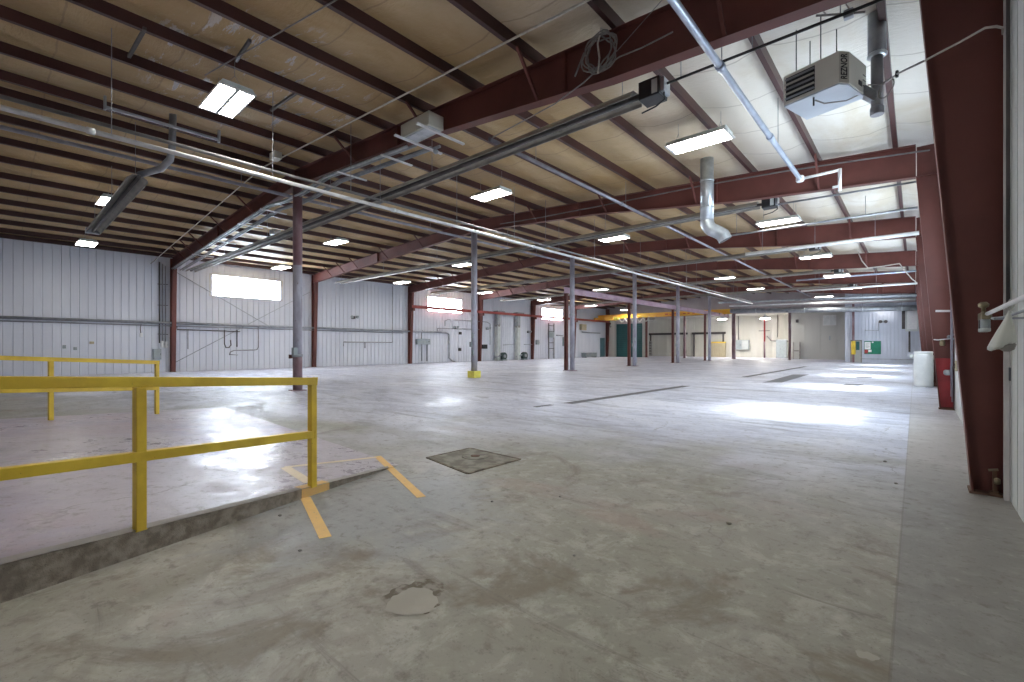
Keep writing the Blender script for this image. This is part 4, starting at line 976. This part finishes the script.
# ------------------------------------------------------------------ annex furniture on the far wall
def FW(x, y, Y=59.9): return P(x, y, Y=Y)
for (x0, x1, y0, lb) in ((649, 688, 334.5, 'dark horizontal steel girt across the annex wall, left of the dark gable column'), (692, 726, 334.8, 'dark horizontal steel girt across the annex wall, right of the dark gable column')):
    a, c = FW(x0, y0), FW(x1, y0); t = thing('wall_girt', lb, 'girt', a); zc = 3.0
    b = MB(); b.box((a.x, 59.7, zc - .13), (c.x, 59.9, zc - .11)); b.box((a.x, 59.7, zc + .11), (c.x, 59.9, zc + .13)); b.box((a.x, 59.79, zc - .11), (c.x, 59.81, zc + .11)); b.build('beam', 'dark_pipe', t)
    for x in (a.x + .3, c.x - .3):
        b = MB(); b.box((x - .07, 59.72, 0), (x + .07, 59.88, zc - .13)); b.build('prop', 'dark_pipe', t)
def fpanel(name, label, cat, x0, y0, x1, y1, Y, mt, depth, parts=()):
    a, c = P(x0, y1, Y=Y), P(x1, y0, Y=Y); 
    if a.z < .2: a.z = 0
    t = thing(name, label, cat, a); b = MB(); b.box((a.x, Y - depth, a.z), (c.x, Y, c.z)); b.build('panel', mt, t, .01)
    w, h = c.x - a.x, c.z - a.z
    for (nm, u0, v0, u1, v1, m2) in parts:
        b = MB(); b.box((a.x + u0 * w, Y - depth - .02, a.z + v0 * h), (a.x + u1 * w, Y - depth + .004, a.z + v1 * h)); b.build(nm, m2, t)
    return t
fpanel('vent_panel', 'tall grey slotted panel standing by the annex wall near the teal curtain door', 'panel', 649, 341, 652.5, 357, 59.6, 'wall_grey', .12, [('slot', .2, .1 + .18 * i, .8, .2 + .18 * i, 'grime') for i in range(5)])
fpanel('board_partition', 'tan boarded partition in the annex behind the middle columns', 'partition', 711, 342, 726, 357, 59.5, 'tan_panel', .1, [('top_rail', -.02, .94, 1.02, 1.02, 'yellow')] + [('board', .04 + .16 * i, .02, .16 + .16 * i, .92, 'tan_panel') for i in range(6)])
fpanel('control_cabinet', 'wide grey cabinet hung on the white annex wall', 'cabinet', 735, 340, 749.5, 349.5, 59.85, 'grey_box', .3, [('door', .04, .05, .48, .95, 'grey_box'), ('door', .52, .05, .96, .95, 'pale_box'), ('handle', .44, .4, .47, .6, 'dark_pipe')])
fpanel('steel_cabinet', 'tall grey green cabinet by the slim dark column', 'cabinet', 777, 339.5, 787.5, 357, 59.0, 'grey_box', .5, [('door', .05, .03, .49, .97, 'grey_box'), ('door', .51, .03, .95, .97, 'grey_box'), ('handle', .44, .45, .47, .58, 'dark_pipe')])
fpanel('sliding_panel', 'weathered tall panel leaning against the grey partition', 'panel', 793, 342, 800.5, 358.5, 55.9, 'wall_grey', .1, [('stile', 0, 0, .14, 1, 'grime'), ('stile', .86, 0, 1, 1, 'grime'), ('rail', .14, .45, .86, .52, 'grime')])
fpanel('wall_hatch', 'pale square two-leaf hatch high on the grey partition', 'hatch', 823, 315, 836.2, 325.5, 55.95, 'trim_white', .05, [('leaf', .03, .04, .49, .96, 'pale_box'), ('leaf', .51, .04, .97, .96, 'pale_box')])
fpanel('wall_speaker', 'small dark box high on the grey partition', 'speaker', 796, 319.5, 798.5, 322.5, 55.95, 'dark_pipe', .15)
fpanel('wall_switch', 'small dark switch box in the middle of the grey partition', 'switch', 829, 336, 830.6, 340, 55.95, 'grey_box', .08)
p = P(764.5, 357.6, Y=59.4); t = thing('stand_pipe', 'slim red pole in front of the white annex wall', 'pole', (p.x, 59.4, 0))
b = MB(); b.tube([(p.x, 59.4, 0), (p.x, 59.4, 5.0)], .09, 12); b.build('shaft', 'bright_red', t); b = MB(); b.tube([(p.x, 59.4, 0), (p.x, 59.4, 1.9)], .096, 12); b.build('lower_sleeve', 'column_maroon', t)
b = MB(); b.bar((p.x - .6, 59.4, 3.15), (p.x + .55, 59.4, 3.15), .05, .06); b.build('cross_arm', 'dark_pipe', t)
q = P(767, 336, Y=59.3); r_ = P(788, 341, Y=58.8)
pipe('hose', 'thick dark hose drooping from the red pole to the tall grey green cabinet', 'hose', [q, q + (r_ - q) * .2 + Vector((0, 0, -.42)), q + (r_ - q) * .5 + Vector((0, 0, -.30)), q + (r_ - q) * .72 + Vector((0, 0, -.12)), q + (r_ - q) * .88 + Vector((0, 0, -.25)), r_], .07, 'grime', None, 8)
pipe('conduit', 'thin vertical conduit on the white annex wall near the cabinet', 'conduit', [FW(738.5, 308, 59.8), FW(738.5, 347, 59.8)], .035, 'dark_pipe', None, 8)
pipe('conduit', 'thin vertical conduit on the annex wall behind the drooping hose', 'conduit', [FW(777.5, 313, 59.85), FW(777.5, 337, 59.85)], .04, 'grime', None, 8)
# big silver duct and pipes across the far end
t = thing('air_duct', 'long silver round duct crossing in front of the office and the grey partition', 'duct', (-6, 46.4, 4.3))
b = MB(); b.tube([(-13.2, 46.4, 4.70), (-4.6, 46.4, 4.40), (.25, 46.4, 4.28)], .21, 18); b.build('duct_run', 'dull_galv', t)
for x, z in ((-11, 4.62), (-7.2, 4.49), (-3.2, 4.365), (-.8, 4.31)):
    b = MB(); b.tube([(x, 46.4, z), (x + .06, 46.4, z)], .222, 18); b.build('joint_band', 'galvanised', t)
    b = MB(); b.tube([(x, 46.4, z + .2), (x, 46.4, 5.9)], .012, 5); b.build('hanger', 'grey_pipe', t)
t = thing('air_duct', 'broad grey box duct just above and behind the silver round duct', 'duct', (-6, 47.2, 5.0))
b = MB(); b.prism([(-13.2, 47.0, 5.12), (-13.2, 47.4, 5.12), (-13.2, 47.4, 5.45), (-13.2, 47.0, 5.45)], (13.4, 0, -.32)); b.build('duct_run', 'wall_header', t)
for x in (-10, -6, -2):
    z = 5.12 - .32 * (x + 13.2) / 13.4
    b = MB(); b.box((x, 46.98, z - .02), (x + .05, 47.42, z + .35)); b.build('joint_band', 'dull_galv', t)
pipe('cross_pipe', 'slim white pipe running just over the silver round duct', 'pipe', [(-13.2, 46.0, 5.15), (.2, 46.0, 4.92)], .06, 'white_pipe', 3.5, 8)

# ------------------------------------------------------------------ office front
def OF(x, y): return P(x, y, Y=47.98)
a, c = OF(850.5, 363), OF(862, 340)
b = MB(); b.box((a.x + .08, 47.93, 0), (c.x - .08, 47.99, c.z - .08)); d = struct(b.build('door_3', 'wall_grey'))
for q in ((a.x, 0, a.x + .08, c.z), (c.x - .08, 0, c.x, c.z), (a.x, c.z - .08, c.x, c.z)):
    b = MB(); b.box((q[0], 47.90, q[1]), (q[2], 48.0, q[3])); f = b.build('door_frame', 'grime', d); f['kind'] = 'structure'
w0, w1 = OF(856, 350), OF(859.6, 341.5)
b = MB(); b.box((w0.x, 47.92, w0.z), (w1.x, 47.935, w1.z)); f = b.build('door_window', 'teal', d)
b = MB(); b.box((a.x + .14, 47.88, .95), (a.x + .2, 47.93, 1.1)); f = b.build('door_handle', 'brass', d)
cx = P(853.3, 362.5, Y=47.6).x
t = thing('corner_post', 'slim purplish post with a yellow guard sleeve before the office door', 'post', (cx, 47.6, 0))
b = MB(); hsec(b, cx, 47.6, 0, 4.9, .16, .14); b.build('shaft', 'column_maroon', t)
z0, z1 = P(853, 354.5, Y=47.5).z, P(853, 341, Y=47.5).z
b = MB(); b.lathe((cx, 47.6, z0), [(.15, 0), (.16, .03), (.16, z1 - z0 - .03), (.15, z1 - z0)], 4); b.build('guard_sleeve', 'yellow', t)['label'] = 'yellow guard sleeve'
a, c = OF(864.3, 354), OF(881, 341)
t = thing('notice_board', 'green notice board with pinned papers on the office front', 'notice board', a)
b = MB(); b.box((a.x, 47.92, a.z), (c.x, 47.97, c.z)); b.build('board', 'green_board', t)
def sheet(x0, y0, x1, y1, mt):
    u, v = OF(x0, y1), OF(x1, y0); b = MB(); b.box((u.x, 47.908, u.z), (v.x, 47.921, v.z)); b.build('notice', mt, t)
sheet(864.8, 342, 870.6, 349.3, 'paper'); sheet(864.6, 349.6, 868, 353.4, 'bright_red'); sheet(868.4, 349.8, 871.6, 352, 'paper'); sheet(871.8, 341.6, 873.6, 343, 'paper')
b = MB()
for i in range(4):
    u = OF(865.6, 344 + i * 1.25); v = OF(869.6 - (i % 2), 343.6 + i * 1.25); b.box((u.x, 47.905, u.z), (v.x, 47.9085, u.z + .03))
b.build('notice_lines', 'grime', t)
a, c = OF(905.5, 331.5), OF(918.5, 308.5)
t = thing('wall_unit', 'tall pale wall unit hung beside the last right columns on the office front', 'cabinet', a)
b = MB(); b.box((a.x, 47.55, a.z), (min(c.x, .5), 47.95, c.z)); b.build('housing', 'pale_box', t, .02); b = MB(); b.box((a.x - .22, 47.75, a.z + .2), (a.x - .02, 47.93, c.z)); b.build('side_duct', 'dark_pipe', t)
b = MB(); b.box((a.x + .1, 47.53, a.z + .15), (min(c.x, .5) - .1, 47.552, c.z - .15)); b.build('front_cover', 'paper', t)
pipe('drop_pipe', 'dark vertical pipe at the office corner behind the white drum', 'pipe', [OF(909.5, 331) + Vector((0, -.3, 0)), OF(909.5, 352) + Vector((0, -.3, 0))], .06, 'dark_pipe', None, 8)
a, c = OF(879, 322.8), OF(887.5, 320.4)
t = thing('exit_lamp', 'small dark twin lamp on the office front above the green board', 'wall lamp', a)
b = MB(); b.box((a.x + .15, 47.85, a.z), (c.x - .15, 47.98, c.z)); b.build('base', 'grey_box', t)
for x in (a.x + .1, c.x - .1):
    b = MB(); b.tube([(x, 47.86, a.z + .1), (x, 47.72, a.z + .06)], .12, 12); b.build('lamp_head', 'dark_pipe', t)
pipe('conduit', 'bent thin conduit on the office front left of the green board', 'conduit', [OF(864.5, 330.3) + Vector((0, -.04, 0)), OF(878.5, 330.5) + Vector((0, -.04, 0)), OF(878.8, 322) + Vector((0, -.04, 0))], .025, 'dull_galv', None, 6)
b = MB(); a, c = OF(862, 360.2), OF(916, 360.2); b.box((a.x, 47.93, .28), (.6, 47.99, .34)); struct(b.build('trim_1', 'dull_galv'))

# white drum
p = FP(923.5, 386.5); t = thing('drum', 'tall white plastic drum standing by the right wall columns', 'drum', p)
b = MB(); b.lathe(p, [(.235, 0), (.255, .03), (.26, .12), (.252, .2), (.26, .28), (.26, .80), (.252, .88), (.26, .96), (.26, 1.06), (.23, 1.13)], 28); b.build('body', 'drum_white', t)
b = MB(); b.lathe(p + Vector((0, 0, 1.12)), [(.242, 0), (.248, .02), (.248, .07), (.23, .085)], 28); b.build('lid', 'drum_white', t)
b = MB(); b.box(p + Vector((-.36, -.12, .98)), p + Vector((-.26, .02, 1.1))); b.build('side_box', 'pale_box', t, .01)

# ------------------------------------------------------------------ right wall details
c = RC[1]; y = FY(1); xo = XR - .015
b = MB(); b.prism([(xo - .012, y - .009, .05), (xo - .2, y - .009, .05), (xo - .3, y - .009, 1.12), (xo - .012, y - .009, 1.12)], (0, .002, 0)); b.build('red_painted_band', 'bright_red', c)['label'] = 'bright red painted band'
# spray a few fittings of that column as things of their own
q = P(945, 311, Y=FY(1) - .03); t = thing('label_strip', 'pale horizontal strip across the second right wall column', 'strip', q)
a, e = P(935.5, 311, Y=FY(1) - .012), P(952.3, 311, Y=FY(1) - .012); b = MB(); b.bar(a, e, .012, .045); b.build('bar', 'trim_white', t)
q = P(938, 340, Y=FY(1) - .06); e = P(951, 338.5, Y=FY(1) - .06)
t = thing('tap_line', 'thin pipe with a brass valve on the second right wall column', 'tap', q)
b = MB(); b.tube([P(933.5, 339.5, Y=FY(1) - .06), q, e], .012, 8); b.build('pipe_run', 'white_pipe', t)
b = MB(); b.lathe(P(942.3, 343.5, Y=FY(1) - .06) - Vector((0, 0, .05)), [(.03, 0), (.045, .02), (.045, .10), (.025, .13)], 10); b.build('gauge', 'brass', t)
for i, (x, yy) in enumerate(((949, 337), (952.5, 335), (954.5, 339))):
    q = P(x, yy, Y=FY(1) - .08); b = MB(); b.lathe(q - Vector((0, 0, .03)), [(.02, 0), (.035, .02), (.035, .05), (.015, .07)], 8); b.build('valve', 'dull_galv', t)
q = P(948, 373, Y=FY(1) - .10); t = thing('hose_reel_valve', 'grey hose valve sticking out before the red painted band', 'valve', q)
b = MB(); b.lathe(q - Vector((0, 0, .05)), [(.05, 0), (.075, .03), (.075, .09), (.05, .12)], 14); b.build('wheel', 'dull_galv', t)
b = MB(); b.tube([q + Vector((.03, 0, .02)), P(953, 368, Y=FY(1) - .10), P(955.5, 366, Y=FY(1) - .10)], .02, 8); b.build('spout', 'brass', t)
b = MB(); b.tube([P(952.3, 374, Y=FY(1) - .10), P(952.3, 402, Y=FY(1) - .10)], .014, 8); b.build('drop', 'dull_galv', t)
pipe('wall_conduit', 'pale conduit rising beside the second right wall column', 'conduit', [(XR - .05, FY(1) - .16, .3), (XR - .05, FY(1) - .16, 5.2)], .022, 'lavender_pipe', None, 8)
q = P(957, 366, X=XR - .03); t = thing('outlet_box', 'small brown outlet box on the right wall between the two nearest columns', 'outlet', q)
b = MB(); b.box((XR - .06, q.y - .1, q.z - .10), (XR - .005, q.y + .1, q.z + .10)); b.build('housing', 'tan_panel', t, .006); b = MB(); b.box((XR - .068, q.y - .03, q.z - .05), (XR - .058, q.y + .03, q.z + .05)); b.build('socket', 'dark_pipe', t)
# near column: rusty foot valve
q = P(993.5, 490, Y=FY(0) - .05); q.z = .02; t = thing('foot_bracket', 'rusty bracket at the foot of the nearest right wall column', 'bracket', q)
b = MB(); b.box(q + Vector((-.03, -.05, 0)), q + Vector((.035, .02, .018))); b.build('foot', 'rust', t)
b = MB(); b.box(q + Vector((-.008, -.03, .018)), q + Vector((.02, -.005, .22))); b.build('stem', 'rust', t)
b = MB(); b.bar(q + Vector((-.035, -.02, .21)), q + Vector((.03, -.02, .225)), .02, .018); b.build('arm', 'brass', t)
b = MB(); b.lathe(q + Vector((.02, -.04, .09)), [(.01, 0), (.022, .01), (.022, .05), (.01, .06)], 8); b.build('nut', 'brass', t)
b = MB(); b.box((XR - .04, 6.03, 0), (XR - .004, 6.075, 5.9)); struct(b.build('trim_2', 'trim_white'))
# air line with filter bowls and a plastic bag by the near column
AX, AZ, AY = .47, 1.676, 5.98
t = thing('air_line', 'pale air pipe along the right wall ending in a filter and regulator group', 'pipe', (AX, AY, AZ))
b = MB(); b.tube([(AX, 1.6, AZ), (AX, 5.75, AZ)], .016, 10); b.build('pipe_run', 'white_pipe', t)
b = MB(); b.tube([(AX + .075, 1.6, AZ - .045), (AX + .075, 5.5, AZ - .045), (AX + .02, 5.62, AZ - .045)], .011, 8); b.build('return_pipe', 'dull_galv', t)
b = MB(); b.box((AX - .035, 5.72, AZ - .045), (AX + .03, 6.05, AZ + .02)); b.build('manifold', 'brass', t, .008)
for i, (yy, mt) in enumerate(((5.96, 'black_plastic'), (5.80, 'grey_box'))):
    b = MB(); b.lathe((AX - .005, yy, AZ - .145), [(.026, 0), (.032, .012), (.032, .09), (.028, .11)], 14); b.build('filter_bowl', mt if i == 0 else 'grey_box', t)
    b = MB(); b.lathe((AX - .005, yy, AZ - .155), [(.028, 0), (.034, .006), (.034, .03), (.03, .036)], 14); b.build('bowl_ring', 'pale_box', t)
b = MB(); b.lathe((AX - .005, 5.95, AZ + .02), [(.016, 0), (.016, .045), (.034, .055), (.038, .08), (.02, .10)], 12); b.build('regulator_knob', 'brass', t)
b = MB(); b.tube([(AX, 6.0, AZ - .015), (AX - .01, 6.12, AZ - .02)], .014, 8); b.tube([(AX - .01, 6.12, AZ - .05), (AX - .01, 6.12, AZ + .015)], .016, 8); b.build('tee_end', 'brass', t)
b = MB(); b.box((AX, 5.3, AZ - .07), (XR, 5.34, AZ - .055)); b.build('wall_bracket', 'dull_galv', t)
# bag: gathered at the top, hanging to a skewed lower edge
bq = Vector((AX + .03, 4.75, AZ - .03))
t = thing('plastic_bag', 'thin pale plastic bag of scraps hanging from the air pipe by the right wall', 'bag', bq)
b = MB(); n = 22; prof = [(0, .010, .008), (.025, .016, .011), (.07, .034, .024), (.13, .060, .042), (.19, .082, .058), (.235, .095, .069), (.25, .094, .067), (.256, .07, .05)]
for (dz, wy, wx) in prof:
    for j in range(n):
        a = 2 * math.pi * j / n; cr = 1 + .09 * math.sin(6 * a + dz * 7) * min(1, dz * 7)
        b.v.append(bq + Vector((wx * math.cos(a) * cr - dz * .14, wy * math.sin(a) * cr + dz * .16, -dz + .03 * math.cos(a) * (dz / .3) + .010 * math.sin(4 * a) * (dz / .3))))
for i in range(len(prof) - 1):
    for j in range(n):
        k0, k1 = i * n + j, i * n + (j + 1) % n; b.f.append((k0, k0 + n, k1 + n, k1)); b.sm.append(True)
b.f.append(tuple((len(prof) - 1) * n + j for j in range(n))); b.sm.append(True)
b.build('film', 'bag_film', t)
b = MB(); cc = bq + Vector((-.012, .02, -.235))
b.lathe(cc - Vector((0, 0, .055)), [(.015, 0), (.038, .015), (.048, .05), (.03, .09), (.008, .10)], 9); b.build('scraps', 'grime', t)
b = MB(); b.tube([bq + Vector((0, 0, -.01)), bq + Vector((-.01, 0, .05)), bq + Vector((0, 0, .075)), bq + Vector((.025, 0, .05)), bq + Vector((.01, 0, 0))], .006, 6); b.build('handle', 'bag_film', t)
q = P(1009.5, 374, X=XR - .004); t = thing('blank_plate', 'small square grey cover plate on the right wall below the bag', 'cover plate', q)
b = MB(); b.box((XR - .012, q.y - .05, q.z - .06), (XR, q.y + .05, q.z + .06)); b.build('plate', 'plate_steel', t, .002)
b = MB(); b.lathe((0, 0, 0), [(.001, 0), (.006, .001)], 8)
b.v = [Vector((XR - .0125 - v.z, q.y + v.x, q.z + v.y)) for v in b.v]; b.build('screw', 'dull_galv', t)

# ------------------------------------------------------------------ light
w = bpy.data.worlds.new('sky'); SC.world = w; w.use_nodes = True
bg = w.node_tree.nodes['Background']; bg.inputs[0].default_value = (.80, .90, 1.0, 1); bg.inputs[1].default_value = 9.0
def portal(name, loc, rot, sx, sy):
    l = bpy.data.lights.new(name, 'AREA'); l.shape = 'RECTANGLE'; l.size = sx; l.size_y = sy; l.cycles.is_portal = True
    o = bpy.data.objects.new(name, l); COL.objects.link(o); o.location = loc; o.rotation_euler = rot
for i, (ya, yb, za, zb) in enumerate(WR):
    portal('window_portal', (XR + .12, (ya + yb) / 2, (za + zb) / 2), (0, math.pi / 2, 0), zb - za, yb - ya)
s = bpy.data.lights.new('sun', 'SUN'); s.energy = 7.5; s.angle = math.radians(17); s.color = (1, .98, .95)
so = bpy.data.objects.new('sun', s); COL.objects.link(so)
dirv = Vector((-1.0, .03, -1.18)).normalized(); so.rotation_euler = dirv.to_track_quat('-Z', 'Y').to_euler()
SC.cycles.use_denoising = True
SC.cycles.max_bounces = 10; SC.cycles.diffuse_bounces = 6; SC.cycles.sample_clamp_indirect = 10
vs = SC.view_settings; vs.view_transform = 'Standard'; vs.look = 'None'; vs.gamma = 1; vs.use_curve_mapping = False; vs.exposure = 1.42
